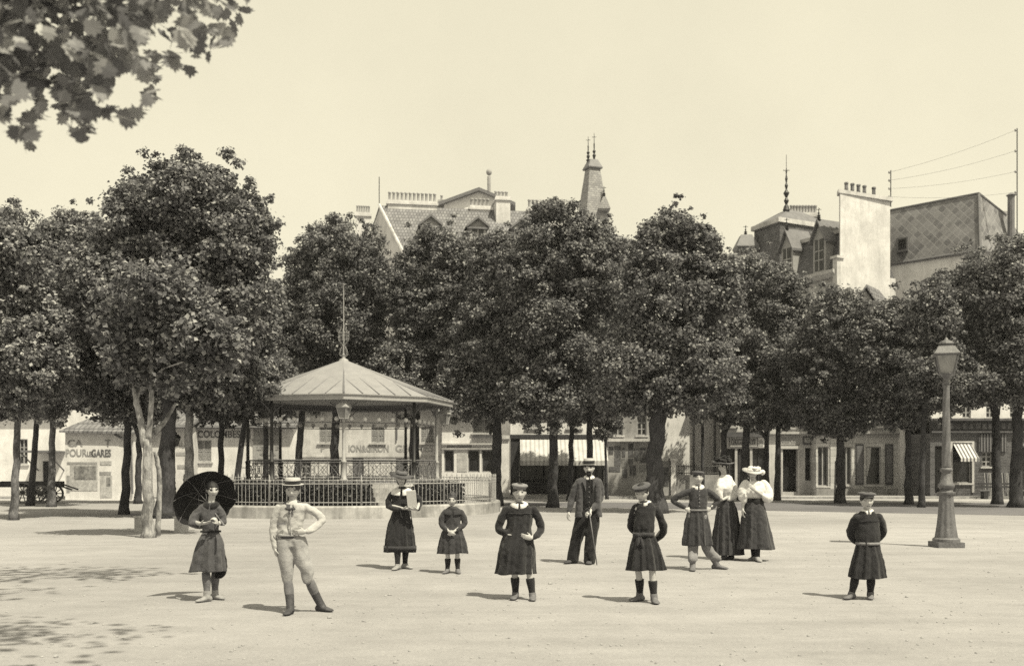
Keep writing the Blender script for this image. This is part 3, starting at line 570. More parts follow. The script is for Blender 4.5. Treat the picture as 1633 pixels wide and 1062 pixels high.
    p.body((1113.5, 762), 21.3, ((1099, 783), (1130, 783)), ((1074, 796, .03), (1146, 797, .10)), ((1093, 811, -.05), (1133, 811, .0)), (1112, 820, 14), ((1104.5, 909.5, -8), (1143, 907, 58)), yaw=-2, pitch=-3, k=1.02,
           hn=((-.2, 1, .1), (.2, 1, .1)), hd=((.9, -.1, -.5), (-.9, -.1, -.4)), curl=.4, hairup=.16, knee=((1105, 872, .0), (1126, 868, .0)))
    p.garment('smock', 'smock2', [(1113, 773, 5.5, .8), (1113, 776, 9.5, .66), (1113.5, 779.5, 12.76, .55), (1114, 784, 15.4, .52), (1114, 796, 14.52, .64), (1112.5, 808, 15.0, .7), (1112, 813, 15.0, .72), (1112, 826, 18.0, .74), (1112, 848, 22.0, .72), (1112.5, 869, 24.5, .7)],
              [([(1100, 783), (1086, 789, .01), (1074, 797, .03), (1084, 805, -.01), (1091, 809.5, -.04)], [.064, .068, .064, .052, .042]), ([(1129, 783), (1138, 790, .03), (1146, 798, .08), (1138, 807, .04), (1134, 810, .01)], [.064, .068, .064, .052, .042])], (11, .013, .5), seed=15.5)
    m = MB()
    for q in range(5): m.ball(p.J(1113.5, 783 + q * 6, -.115), (.010, .007, .010), 8, 6)
    m.build('smock_button', 'greyl', p.root, True); p.ring('belt', 'greyl', 1112, 813, 15.8, .74, .03); p.collar('blouse', 1113, 772, 776.8, 6.5, 10.2, .7)
    tr = lambda i: [p.legs[i][0], p.legs[i][1], p.legs[i][1].lerp(p.legs[i][2], .5), p.legs[i][2] + Vector((0, 0, .1))]
    p.garment('trousers', 'greyl', [(1112, 822, 11, .8), (1112, 832, 12, .8)], [(tr(0), [.10, .082, .076, .066]), (tr(1), [.10, .082, .076, .066])], seed=16, n=6, wr=.01)
    p.lower(None, .3, 'shoeg', .18, 1.1); p.cap('grey', .27, .43, tilt=(-4, 2), peak=False)
    # woman with flowered hat
    p = Fig('woman in white blouse, long pleated dark skirt and big flowered hat', 1158, 892)
    p.body((1153, 743.5), 20.5, ((1146, 766, -.08), (1165, 765, .12)), ((1144, 784, -.14), (1170, 788, .02)), ((1146, 795, -.20), (1148, 796, -.22)), (1158, 806, 13), ((1155, 892.6, -62), (1166, 891.6, -40)), yaw=-42, pitch=4, k=1.06,
           hn=((.2, 1, 0), (0, .5, 1)), hd=((-.6, -.5, -.1), (-1, -.3, -.05)), curl=.5, hair='hair', hairup=.10, bun=((0, -.1, .15, .43, .5, .3), (0, -.4, .05, .22)), chest=.75)
    p.garment('blouse', 'blouse', [(1156.5, 757, 6, .9), (1157, 761, 10, .8), (1156, 767, 13, .85), (1153, 778, 14.5, .95, -.03), (1155, 788, 12.5, .9, -.01), (1158, 795, 10.5, .9), (1158, 800, 10.5, .9)],
              [([(1164, 766, .10), (1169, 777, .08), (1170, 788, .03), (1160, 795, -.10)], [.07, .088, .085, .05]), ([(1147, 767, -.1), (1145, 777, -.14), (1144, 785, -.16), (1146, 793, -.19)], [.06, .075, .07, .045])], (8, .006, .1), seed=17.3, wr=.012)
    p.garment('skirt', 'smock2', [(1158, 792, 11, .88), (1158, 800, 12.5, .9), (1159, 815, 16, .9), (1160, 840, 20, .85), (1161, 884, 25, .8)], (), (15, .018, .15), seed=18.1)
    p.ring('belt', 'black', 1158, 797, 11.2, .9, .06); p.lower('stockd', .3, 'leather', .14)
    h = p.hat_lathe('hat_brim', 'strawd', [(.36, 0), (.82, .02), (.84, .06), (.38, .08), (.36, .3), (.01, .34)], .24, wob=.14, seed=2.2, tilt=(4, 6)); h.name = 'flowered_hat'
    m = MB(); rr = random.Random(5)
    for q in range(46):
        a = rr.uniform(0, 6.283); d = rr.uniform(.12, .6); c = p.hatpt(d * math.cos(a), d * math.sin(a) - .02, .36 + rr.uniform(0, .42) * (1 - d * .8))
        for b in range(4): m.ball(c + Vector((rr.gauss(0, .02), rr.gauss(0, .02), rr.gauss(0, .018))), (rr.uniform(.012, .03), rr.uniform(.012, .03), rr.uniform(.01, .022)), 8, 5)
    m.build('hat_flower', 'smock', h, True)
    # woman in white hat
    p = Fig('smiling woman in white blouse and white bow trimmed hat, forearm across chest', 1206, 894)
    p.body((1200, 754.5), 20, ((1188, 770), (1219, 770)), ((1186, 793, .0), (1222, 795, -.05)), ((1183, 812, -.08), (1199, 781, -.21)), (1202, 806, 13), ((1202, 893.5, -48), (1208, 895.5, 4)), yaw=-6, pitch=4, roll=-4, k=1.04,
           hn=((1, .2, 0), (0, 1, 0)), hd=((-.05, -.1, -1), (-.7, .0, .7)), curl=(.6, .5), hair='hairm', hairup=.08, bun=((0, -.1, .12, .46, .46, .3),))
    p.garment('blouse', 'blouse', [(1202, 767, 7, .8), (1202.5, 769, 13, .65), (1203, 774, 17, .6), (1202, 784, 16.5, .75, -.02), (1202, 792, 14.5, .75), (1203, 797, 12.5, .75), (1203, 801, 12.5, .75)],
              [([(1189, 771), (1185, 782), (1185.5, 793, -.02), (1186, 797, -.03)], [.075, .10, .098, .07]), ([(1218, 771), (1223, 783, -.01), (1223, 794, -.06), (1216, 792, -.13)], [.075, .10, .095, .06])], (7, .006, .1), seed=19.9, wr=.012)
    p.garment('skirt', 'smock2', [(1203, 794, 12.5, .8), (1203, 801, 14.5, .82), (1203.5, 815, 18.5, .84), (1204.5, 840, 23, .8), (1206, 875, 30, .74)], (), (6, .018, .2), seed=20.4)
    p.ring('wide_belt', 'black', 1203, 800, 14.6, .82, .13); p.lower('stockd', .45, 'shoep', .08)
    h = p.hat_lathe('white_hat', 'blouse', [(.38, -.02), (.80, -.07), (.84, -.02), (.42, .05), (.40, .24), (.3, .33), (.01, .35)], .20, wob=.15, seed=.6, tilt=(-6, 4))
    m = MB(); rr = random.Random(8)
    for q in range(16):
        a = rr.uniform(-.7, 2.2); c = p.hatpt(.48 * math.cos(a), .42 * math.sin(a), .28 + rr.uniform(-.08, .16)); m.ball(c, (rr.uniform(.03, .055), rr.uniform(.03, .05), rr.uniform(.018, .035)), 10, 6)
    m.ball(p.hatpt(.78, -.1, .12), (.05, .05, .05)); m.build('hat_bow', 'blouse', h, True)
    # boy at right
    p = Fig('squinting boy in a peaked cap and belted dark smock beside the lamp post', 1378, 955)
    p.body((1382.5, 798.5), 27.3, ((1367, 823), (1402, 823)), ((1361, 853, .12), (1410, 853, .12)), ((1377, 868, .18), (1393, 868, .19)), (1383, 876, 16), ((1358, 955, -50), (1388, 954.5, -18)), yaw=-4, pitch=-2, k=.95, hn=((0, -1, 0), (0, -1, 0)), curl=.8, hairup=.14)
    p.garment('smock', 'smock', [(1383, 812.5, 6.5, .8), (1383, 816, 12.0, .64), (1383.5, 820, 15.12, .54), (1384, 825, 17.22, .54), (1384, 838, 17.64, .66), (1384, 855, 19.5, .74), (1384, 866, 18.0, .78), (1384, 876, 20.0, .78), (1383.5, 898, 26.0, .74), (1383.5, 921, 31.0, .7)],
              [([(1367, 824), (1361.5, 838, .05), (1361, 853, .1), (1372, 866, .16)], [.066, .068, .064, .048]), ([(1401, 824), (1409, 838, .05), (1410.5, 853, .1), (1398, 866, .16)], [.066, .068, .064, .048])], (10, .014, .5), seed=21.7)
    p.ring('belt', 'greyl', 1384, 866, 18.6, .8, .035); p.ring('yoke_seam', 'smock2', 1384, 830, 17.8, .6, .008); p.collar('blouse', 1383, 811, 815, 7.5, 9.5, .8)
    p.lower('stockd', .27, 'shoeg', .09); p.cap('grey', .27, .5, tilt=(-7, 2))
    # woman in the far doorway
    p = Fig('distant woman in a dark bodice and long white apron before a shop door', 1279, 786, group='people by the shops')
    p.body((1279, 744.5), 6.2, ((1275.5, 750.5), (1283, 750.5)), ((1274.5, 757), (1284, 757)), ((1276, 762, -.15), (1282.5, 762, -.15)), (1279, 764, 4), ((1278, 786, -10), (1281.5, 786, 10)), k=1.1, vox=.012)
    p.garment('bodice', 'grey', [(1279, 748.5, 1.5, .8), (1279, 750, 4.2, .55), (1279, 757, 4, .7), (1279, 763, 3.2, .75)], [([(1275.5, 751), (1274.5, 757), (1276, 762, -.13)], [.07, .075, .05]), ([(1283, 751), (1284, 757), (1282.5, 762, -.13)], [.07, .075, .05])], vox=.02)
    p.garment('apron_skirt', 'blouse', [(1279, 762, 3.3, .8), (1279, 770, 4.8, .8), (1279.5, 784.5, 6.5, .8)], (), (9, .03, .2), vox=.02); p.lower(None, .3, 'leather', .1)
people()
# ------------------------------------------------------------------ bandstand, fence, hedges
BX, BY = X(548, 38.5), 38.5
def octp(r, z, n=8, ph=.209): return [Vector((BX + r * math.sin(2 * math.pi * (k + ph) / n), BY - r * math.cos(2 * math.pi * (k + ph) / n), z)) for k in range(n)]
def bandstand():
    t = thing('bandstand', 'octagonal iron bandstand with low zinc roof behind the railing and hedges', 'bandstand', (BX, BY, 0))
    m = MB(); m.rings([octp(3.75, 0), octp(3.72, .95), octp(3.86, .97), octp(3.86, 1.10)]); m.build('base', 'cream', t)
    m = MB(); m.rings([octp(3.82, 1.104), octp(3.82, 1.2)]); m.build('deck', 'woodm', t)
    m = MB()
    for k in range(8):
        a, b = octp(3.84, 1.08)[k], octp(3.84, 1.08)[(k + 1) % 8]
        for q in range(14):
            c = a.lerp(b, (q + .5) / 14); m.ball(c + Vector((0, 0, .03)), (.06, .06, .035), 8, 5)
    m.build('deck_frieze', 'ironm', t)
    P = octp(3.5, 0)
    for k in range(8):
        p = P[k]; m = MB(); m.lathe((p.x, p.y, 1.2), [(.13, 0), (.13, .05), (.09, .08), (.085, .6), (.10, .62), (.10, .66), (.062, .70), (.05, 2.5), (.075, 2.53), (.075, 2.57), (.05, 2.6), (.05, 2.86)], 14)
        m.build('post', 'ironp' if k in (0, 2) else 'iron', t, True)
    # railing panels between the posts
    for k in range(8):
        a, b = P[k], P[(k + 1) % 8]; m = MB(); dv = (b - a); L = dv.length; u = dv / L
        pt = lambda s_, z: a + u * s_ + Vector((0, 0, z))
        for z, r in ((1.30, .018), (1.90, .024), (1.82, .012)): m.tube([pt(.1, z), pt(L - .1, z)], r, 6)
        n = 5; w = (L - .2) / n
        for q in range(n + 1): m.tube([pt(.1 + q * w, 1.21), pt(.1 + q * w, 1.90)], .013, 6)
        for q in range(n):
            x0 = .1 + q * w
            m.tube([pt(x0, 1.3), pt(x0 + w, 1.82)], .009, 5); m.tube([pt(x0 + w, 1.3), pt(x0, 1.82)], .009, 5)
            m.tube([pt(x0 + w / 2 + .11 * math.cos(i * .7), 1.56 + .16 * math.sin(i * .7)) for i in range(10)], .008, 5)
        m.build('railing_panel', 'ironm', t)
    # roof: soffit ring, eaves band, zinc panels with standing seams, cap
    ez, az, er = 4.10, 5.66, 4.12
    m = MB(); m.rings([octp(er - .03, ez - .17), octp(er, ez - .15), octp(er, ez), octp(er + .05, ez + .01), octp(er + .05, ez + .035), octp(er - .1, ez + .04)], False)
    m.build('eaves_band', 'ironp', t); m = MB(); m.rings([octp(er - .04, ez - .168), octp(er - .4, ez - .155), octp(er - .5, ez - .05), octp(1.2, ez + .9), octp(.1, ez + 1.2)], False); m.build('soffit', 'woodm', t)
    m = MB(); m.rings([octp(er + .02, ez + .04), octp(er * .62, ez + .04 + (az - ez) * .39), octp(.13, az)]); rf = m.build('roof', 'zinc', t)
    for k in range(8):
        a, b, tp = octp(er + .02, ez + .045)[k], octp(er + .02, ez + .045)[(k + 1) % 8], Vector((BX, BY, az))
        nrm = (b - a).cross(tp - a).normalized(); m = MB(); m.tube([a, a.lerp(tp, .97)], .038, 6); m.build('hip_rib', 'zincd', t)
        m = MB()
        for q in (.22, .41, .6, .79):
            s0 = a.lerp(b, q); e = .9 * min(q, 1 - q) * 2; s1 = s0 + ((a + b) / 2).lerp(tp, 1) * 0 + (tp - (a + b) / 2) * e
            m.tube([s0 + nrm * .008, s1 + nrm * .008], .020, 5)
        m.tube([a.lerp(tp, .58) + nrm * .006, b.lerp(tp, .58) + nrm * .006], .012, 5)
        m.build('seam', 'zincd', t)
    m = MB(); c = (BX, BY, az - .05); m.lathe(c, [(.2, 0), (.16, .09), (.07, .13), (.05, .22), (.075, .26), (.03, .3), (.022, 1.1), (.018, 2.6), (.002, 2.95)], 12)
    for k in range(8):
        a = k * math.pi / 4; cs, sn = math.cos(a), math.sin(a); pt = lambda r, z: (BX + r * cs, BY + r * sn, az + z)
        m.tube([pt(.02, .12), pt(.17, .22), pt(.13, .42), pt(.02, .62)], .007, 5)
        m.tube([pt(.18, .72), pt(.2, .8), pt(.2, 1.05), pt(.24, 1.12)], .007, 5); m.tube([pt(.03, .6), pt(.12, .66), pt(.2, .8)], .006, 5); m.tube([pt(.2, 1.05), pt(.1, 1.2), pt(.13, 1.28)], .006, 5)
    for z in (.8, .92, 1.04): m.tube([(BX + .2 * math.cos(i * .4189), BY + .2 * math.sin(i * .4189), az + z) for i in range(16)], .007, 5)
    m.build('finial', 'ironp', t)
    # brackets at the post heads and the gas pipe with opal globes
    for k in range(8):
        p = P[k]; m = MB()
        for nb in (P[(k + 1) % 8], P[k - 1]):
            u = (nb - p).normalized(); m.tube([p + Vector((0, 0, 3.35)), p + u * .12 + Vector((0, 0, 3.62)), p + u * .5 + Vector((0, 0, 3.88))], .018, 6)
            m.tube([p + u * (.2 + .09 * math.cos(i * .7)) + Vector((0, 0, 3.7 + .09 * math.sin(i * .7))) for i in range(10)], .01, 5)
        u = (Vector((p.x - BX, p.y - BY, 0))).normalized(); m.tube([p + Vector((0, 0, 3.5)), p + u * .25 + Vector((0, 0, 3.75)), p + u * .5 + Vector((0, 0, 3.93))], .018, 6); m.build('bracket', 'ironm', t)
    m = MB(); Q = octp(3.42, 3.2)
    m.tube(Q + [Q[0]], .016, 6); m.build('gas_pipe', 'ironm', t)
    src = None
    for k in range(8):
        for q in range(5):
            c = Q[k].lerp(Q[(k + 1) % 8], (q + .5) / 5)
            if src is None:
                m = MB(); m.ball(c + Vector((0, 0, .12)), .085, 14, 9); src = m.build('globe_lamp', 'globe', t, True); c0 = c
                m = MB(); m.tube([c, c + Vector((0, 0, .06))], .02, 6); s2 = m.build('burner', 'ironm', src)
            else:
                o = share('globe_lamp', src, t, c - c0); b = s2.copy(); COL.objects.link(b); b.parent = o
    for k in (0, 2, 6): lantern_on(t, P[k] + (P[k] - Vector((BX, BY, 0))).normalized() * .3 + Vector((0, 0, 3.30)), .25, .72, 'ironp')
def lantern_on(t, c, r, h, m_iron='ironm'):
    """four sided gas lantern: frame, panes, hood; c is the bottom of the glass"""
    L = MB(); sq = lambda r_, z: [(c.x + r_ * a, c.y + r_ * b, c.z + z) for a, b in ((-.89, -.45), (.45, -.89), (.89, .45), (-.45, .89))]
    b0, b1 = sq(r * .62, 0), sq(r, h * .52)
    for i in range(4):
        L.tube([b0[i], b1[i]], r * .06, 6); L.tube([b0[i], b0[(i + 1) % 4]], r * .06, 6); L.tube([b1[i], b1[(i + 1) % 4]], r * .075, 6)
    L.lathe((c.x, c.y, c.z - h * .16), [(r * .16, 0), (r * .2, h * .05), (r * .35, h * .12), (r * .6, h * .16)], 12)
    fr = L.build('lantern', m_iron, t)
    g = MB(); g.rings([sq(r * .58, .01), sq(r * .96, h * .515)]); g.build('lantern_glass', 'glassl', fr)
    hd = MB(); hd.rings([sq(r * 1.16, h * .525), sq(r * 1.16, h * .55), sq(r * .72, h * .74), sq(r * .66, h * .75)]); hd.lathe((c.x, c.y, c.z + h * .75), [(r * .42, 0), (r * .4, h * .05), (r * .5, h * .07), (r * .44, h * .13), (r * .16, h * .17), (r * .05, h * .25)], 14)
    hd.build('lantern_hood', m_iron, fr)
def circ(r, z, a0, a1, n): return [Vector((BX + r * math.sin(a0 + (a1 - a0) * i / n), BY - r * math.cos(a0 + (a1 - a0) * i / n), z)) for i in range(n + 1)]
def enclosure():
    RF = 5.72
    t = thing('iron_fence', 'pale iron spear railing on a low round stone kerb around the bandstand', 'fence', (BX, BY - RF, 0))
    m = MB(); n = 96
    prof = [(RF - .17, 0), (RF + .17, 0), (RF + .17, .36), (RF + .14, .41), (RF - .14, .41), (RF - .17, .36)]
    rs = [[Vector((BX + r * math.sin(a), BY - r * math.cos(a), z)) for r, z in prof] for a in [2 * math.pi * k / n for k in range(n)]]; rs.append(rs[0]); m.rings(rs, False)
    m.build('stone_kerb', 'kst', t)
    m = MB()
    for z, r in ((.52, .014), (1.12, .016), (1.24, .012)): m.tube(circ(RF, z, 0, 2 * math.pi, 96), r, 6)
    nb = 240
    for k in range(nb):
        a = 2 * math.pi * k / nb; x, y = BX + RF * math.sin(a), BY - RF * math.cos(a); tall = k % 2 == 0
        z1 = 1.30 if tall else 1.18
        m.tube([(x, y, .41), (x, y, z1)], .0095, 5); m.lathe((x, y, z1 - .01), [(.010, 0), (.024, .04), (.012, .07), (.002, .13)], 5)
    m.build('railing', 'ironp', t)
    src = None
    for k in range(12):
        a = 2 * math.pi * (k + .5) / 12; p = Vector((BX + RF * math.sin(a), BY - RF * math.cos(a), 0))
        if src is None:
            m = MB(); m.lathe((p.x, p.y, .41), [(.035, 0), (.03, .75), (.045, .78), (.045, .82), (.02, .85), (.03, .92), (.003, 1.0)], 10); src = m.build('fence_post', 'ironp', t, True); p0 = p
        else: share('fence_post', src, t, p - p0)
    # two clipped hedges with gaps for the steps
    for lab, a0, a1 in (('long clipped hedge inside the railing in front of the bandstand', -1.55, .325), ('short clipped hedge behind the railing, beyond the gap at the steps', .74, 1.06)):
        add_hedge(lab, 4.35, 5.3, .42, 1.07, a0, a1)
    m = MB(); g = circ(RF - .15, .30, 0, 2 * math.pi, 64)[:-1]; m.rings([[Vector((p.x, p.y, .0)) for p in g], g]); tag(m.build('planting_bed', 'sand'), kind='structure')
    t = thing('stone_steps', 'pale stone steps up to the bandstand between the hedges', 'steps', (BX + 2.1, BY - 3.7, .3))
    a = .53; u = Vector((math.sin(a), -math.cos(a), 0)); w = Vector((math.cos(a), math.sin(a), 0))
    for k in range(5):
        m = MB(Matrix.Translation(Vector((BX, BY, 0))) @ Matrix(((w.x, u.x, 0, 0), (w.y, u.y, 0, 0), (0, 0, 1, 0), (0, 0, 0, 1)))); m.box(-.62, .62, 3.78 + .2 * k, 3.98 + .2 * k - .002, .30, 1.1 - .15 * k); m.build('step', 'kst', t)
def leaf_cloud(P, N, size, name, mat, parent, fold=.25, org=None, aspect=.8, tone=None):
    """kite shaped folded leaves at points P facing N, all in one mesh"""
    n = len(P); rnd = RNG.normal(size=(n, 3)); U = np.cross(N, rnd); U /= np.linalg.norm(U, axis=1)[:, None] + 1e-9; V = np.cross(N, U)
    sz = (size * RNG.uniform(.6, 1.3, n))[:, None] if np.isscalar(size) else size[:, None]
    if org is None: org = np.array(root_of(parent).location if parent else (0, 0, 0))
    P = P - org
    v = np.empty((n, 4, 3)); v[:, 0] = P - U * sz * .5; v[:, 1] = P + V * sz * aspect * .5 + N * sz * fold * .5; v[:, 2] = P + U * sz * .55; v[:, 3] = P - V * sz * aspect * .5 + N * sz * fold * .5
    idx = np.arange(n)[:, None] * 4; f = np.concatenate([idx + 0, idx + 1, idx + 2, idx + 0, idx + 2, idx + 3], 1).reshape(-1)
    me = bpy.data.meshes.new(name); me.vertices.add(n * 4); me.vertices.foreach_set('co', v.reshape(-1)); me.loops.add(n * 6); me.loops.foreach_set('vertex_index', f.astype(np.int32))
    me.polygons.add(n * 2); me.polygons.foreach_set('loop_start', (np.arange(n * 2) * 3).astype(np.int32)); me.update(calc_edges=True)
    at = me.attributes.new('tone', 'FLOAT', 'FACE'); tn = RNG.uniform(0, 1, n) ** 1.4 if tone is None else tone
    at.data.foreach_set('value', np.repeat(np.clip(tn, 0, 1), 2).astype(np.float32)); me.materials.append(MT[mat])
    o = bpy.data.objects.new(name, me); COL.objects.link(o)
    if parent: o.parent = parent
    return o
def unit(a): return a / (np.linalg.norm(a, axis=1)[:, None] + 1e-9)
def add_hedge(label, r0, r1, z0, z1, a0, a1):
    t = thing('hedge', label, 'hedge', (BX + (r0 + r1) / 2 * math.sin((a0 + a1) / 2), BY - (r0 + r1) / 2 * math.cos((a0 + a1) / 2), .3), 'hedges around the bandstand')
    m = MB(); n = 24; rs = []
    for i in range(n + 1):
        a = a0 + (a1 - a0) * i / n; rs.append([Vector((BX + r * math.sin(a), BY - r * math.cos(a), z)) for r, z in ((r0 + .08, .28), (r1 - .08, .28), (r1 - .07, z1 - .1), (r0 + .07, z1 - .1))])
    m.rings(rs); m.build('branches', 'wood', t)
    L = (a1 - a0) * r1; N = int(L * 2600); s = RNG.uniform(0, 1, N); a = RNG.uniform(a0, a1, N); f = RNG.uniform(0, 1, N)
    r = np.where(f < .5, r1 + RNG.normal(0, .045, N), np.where(f < .85, RNG.uniform(r0, r1, N), r0 + RNG.normal(0, .04, N))); z = np.where((f >= .5) & (f < .85), z1 + RNG.normal(0, .04, N), z0 - .1 + (z1 - z0 + .1) * s)
    ends = RNG.uniform(0, 1, N) < .06; a = np.where(ends, np.where(RNG.uniform(0, 1, N) < .5, a0, a1) + RNG.normal(0, .01, N), a); r = np.where(ends, RNG.uniform(r0, r1, N), r)
    P = np.stack([BX + r * np.sin(a), BY - r * np.cos(a), z], 1); out = np.stack([np.sin(a), -np.cos(a), 0 * a], 1) * np.where(f < .5, 1, np.where(f < .85, 0, -1))[:, None] + np.array([0, 0, 1]) * np.where((f >= .5) & (f < .85), 1, .3)[:, None]
    leaf_cloud(P, unit(out + RNG.normal(0, .6, (N, 3))), .075, 'foliage', 'hedge', t)
bandstand(); enclosure()

# ------------------------------------------------------------------ street lamps, benches, cart
def street_lamp(label, px, py, hpx, mat='lampiron', slim=False):
    Y = GY(py); x = X(px, Y); Ht = H + (HY - hpx) / F * Y; t = thing('street_lamp', label, 'street lamp', (x, Y, 0), 'gas lamps on the square'); k = Ht / 4.3; w = .6 if slim else 1
    c = (x, Y, 0); m = MB(); m.vprism([(x - .27 * k * w, Y - .27 * k * w), (x + .27 * k * w, Y - .27 * k * w), (x + .27 * k * w, Y + .27 * k * w), (x - .27 * k * w, Y + .27 * k * w)], 0, .11 * k)
    m.lathe((x, Y, .11 * k), [(.27 * k * w, 0), (.27 * k * w, .06 * k), (.235 * k * w, .09 * k)], 24); m.build('plinth', mat, t)
    rs = []; m = MB()
    for r, z in ((.225, .19), (.215, .26), (.185, .45), (.155, .75), (.14, 1.02), (.135, 1.08), (.175, 1.10), (.18, 1.135), (.13, 1.15), (.12, 1.18)):
        rs.append([(x + r * k * w * (1 + .035 * math.cos(10 * a)) * math.cos(a), Y + r * k * w * (1 + .035 * math.cos(10 * a)) * math.sin(a), z * k) for a in [2 * math.pi * i / 60 for i in range(60)]])
    m.rings(rs); m.build('pedestal', mat, t)
    m = MB(); m.lathe(c, [(r * k * w, z * k) for r, z in ((.115, 1.181), (.165, 1.26), (.165, 1.29), (.13, 1.33), (.095, 1.52), (.088, 1.55), (.12, 1.57), (.125, 1.61), (.105, 1.64))], 24); m.build('collar', mat, t, True)
    m = MB(); rs = []; nt = 70
    for i in range(nt + 1):
        z = 1.641 + (3.36 - 1.641) * i / nt; r = .088 - .027 * i / nt; r *= w * k
        rs.append([(x + r * (1 + .08 * math.cos(5 * a - z * 7)) * math.cos(a), Y + r * (1 + .08 * math.cos(5 * a - z * 7)) * math.sin(a), z * k) for a in [2 * math.pi * q / 40 for q in range(40)]])
    m.rings(rs); m.lathe((x, Y, 3.361 * k), [(r * k * w, z * k) for r, z in ((.07, 0), (.085, .03), (.06, .06), (.05, .14), (.07, .17), (.04, .2))], 16); m.build('shaft', mat, t, True)
    lantern_on(t, Vector((x, Y, 3.58 * k)), .305 * k, .76 * k, mat)
street_lamp('tall cast iron gas lamp with twisted shaft on a fluted pedestal', 1509, 872, 541)
street_lamp('slender dark gas lamp behind the parasol among the tree trunks', 278, 818, 688, 'iron', True)
def bench(label, x, y, rz, L=2.2, back=False, leg='stoneb'):
    t = thing('bench', label, 'bench', (x, y, 0), 'benches under the trees'); M = Matrix.Translation((x, y, 0)) @ Matrix.Rotation(rz, 4, 'Z')
    for k in range(2): m = MB(M); m.box(-L / 2, L / 2, -.21 + .215 * k, -.005 + .215 * k, .42, .47); m.build('seat_plank', 'woodm', t)
    for sx in (-1, 1):
        m = MB(M); m.box(sx * L * .36 - .11, sx * L * .36 + .11, -.19, .19, 0, .36); m.box(sx * L * .36 - .14, sx * L * .36 + .14, -.2, .2, .36, .418); m.build('leg', leg, t)
    if back:
        m = MB(M); m.box(-L / 2, L / 2, .24, .28, .58, .68); m.box(-L / 2, L / 2, .26, .30, .74, .84); m.build('backrest', 'wood', t)
        for sx in (-1, 1): m = MB(M); m.tube([(sx * L * .36, .22, .42), (sx * L * .36, .32, .88)], .025, 6); m.build('back_support', 'iron', t)
bench('dark plank bench on pale stone legs behind the parasol', X(258, 26.3), 26.3, R(-8), 1.5)
bench('dark slatted bench with a back in front of the brick fronted cafe', X(1596, 53.2), 53.2, R(2), 2.4, True, 'iron')
def wheel(t, cx, cy, cz, r, ax_y=True):
    rim = MB(); rs = []
    for i in range(28):
        a = 2 * math.pi * i / 28; rs.append([(cx + (r + dr) * math.cos(a), cy + dy, cz + (r + dr) * math.sin(a)) for dr, dy in ((0, -.04), (0, .04), (-.08, .04), (-.08, -.04))])
    rs.append(rs[0]); rim.rings(rs, False); w = rim.build('wheel', 'woodm', t)
    s = MB()
    for i in range(10): a = math.pi * i / 5; s.tube([(cx, cy, cz), (cx + (r - .06) * math.cos(a), cy, cz + (r - .06) * math.sin(a))], .025, 6)
    s.build('spokes', 'woodm', w); h = MB(); h.tube([(cx, cy - .1, cz), (cx, cy + .1, cz)], .09, 12); h.build('hub', 'iron', w)
def cart():
    Y = 47.5; x0, x1 = X(-8, Y), X(94, Y); t = thing('hand_cart', 'flat wooden cart with spoked wheels behind the leftmost tree trunks', 'cart', ((x0 + x1) / 2, Y, 0))
    m = MB(); m.box(x0, x1, Y - .55, Y + .55, .80, .92); m.box(x0, x1, Y - .6, Y - .552, .74, 1.0); m.box(x0, x1, Y + .552, Y + .6, .74, 1.0); m.build('bed', 'wood', t)
    m = MB()
    for sy in (-.4, .4): m.tube([(x1, Y + sy, .86), (x1 + .75, Y + sy * .8, .62)], .04, 6)
    m.build('shaft', 'wood', t); m = MB(); xm = X(56, Y); m.tube([(xm, Y - .78, .5), (xm, Y + .78, .5)], .045, 8); m.build('axle', 'iron', t)
    for sy in (-.72, .72): wheel(t, xm - .25, Y + sy, .5, .5)
    for sy in (-.70, .70): wheel(t, xm + .6, Y + sy, .42, .42)
cart()
# ------------------------------------------------------------------ buildings
def wall_open(mb, x0, x1, z0, z1, y, th, ops, rv=.16):
    xs = sorted({x0, x1, *[v for o in ops for v in o[:2]]}); zs = sorted({z0, z1, *[v for o in ops for v in o[2:]]})
    for i in range(len(xs) - 1):
        for k in range(len(zs) - 1):
            a, b, c, d = xs[i], xs[i + 1], zs[k], zs[k + 1]; mx, mz = (a + b) / 2, (c + d) / 2
            if any(o[0] < mx < o[1] and o[2] < mz < o[3] for o in ops): continue
            mb.add([(a, y, c), (b, y, c), (b, y, d), (a, y, d)], [(0, 1, 2, 3)])
    for a, b, c, d in ops:
        e = y + rv; mb.add([(a, y, c), (b, y, c), (b, y, d), (a, y, d), (a, e, c), (b, e, c), (b, e, d), (a, e, d)], [(0, 4, 5, 1), (1, 5, 6, 2), (2, 6, 7, 3), (3, 7, 4, 0)])
    e = y + th
    mb.add([(x0, y, z0), (x1, y, z0), (x1, y, z1), (x0, y, z1), (x0, e, z0), (x1, e, z0), (x1, e, z1), (x0, e, z1)], [(0, 3, 7, 4), (1, 5, 6, 2), (3, 2, 6, 7), (4, 7, 6, 5)])
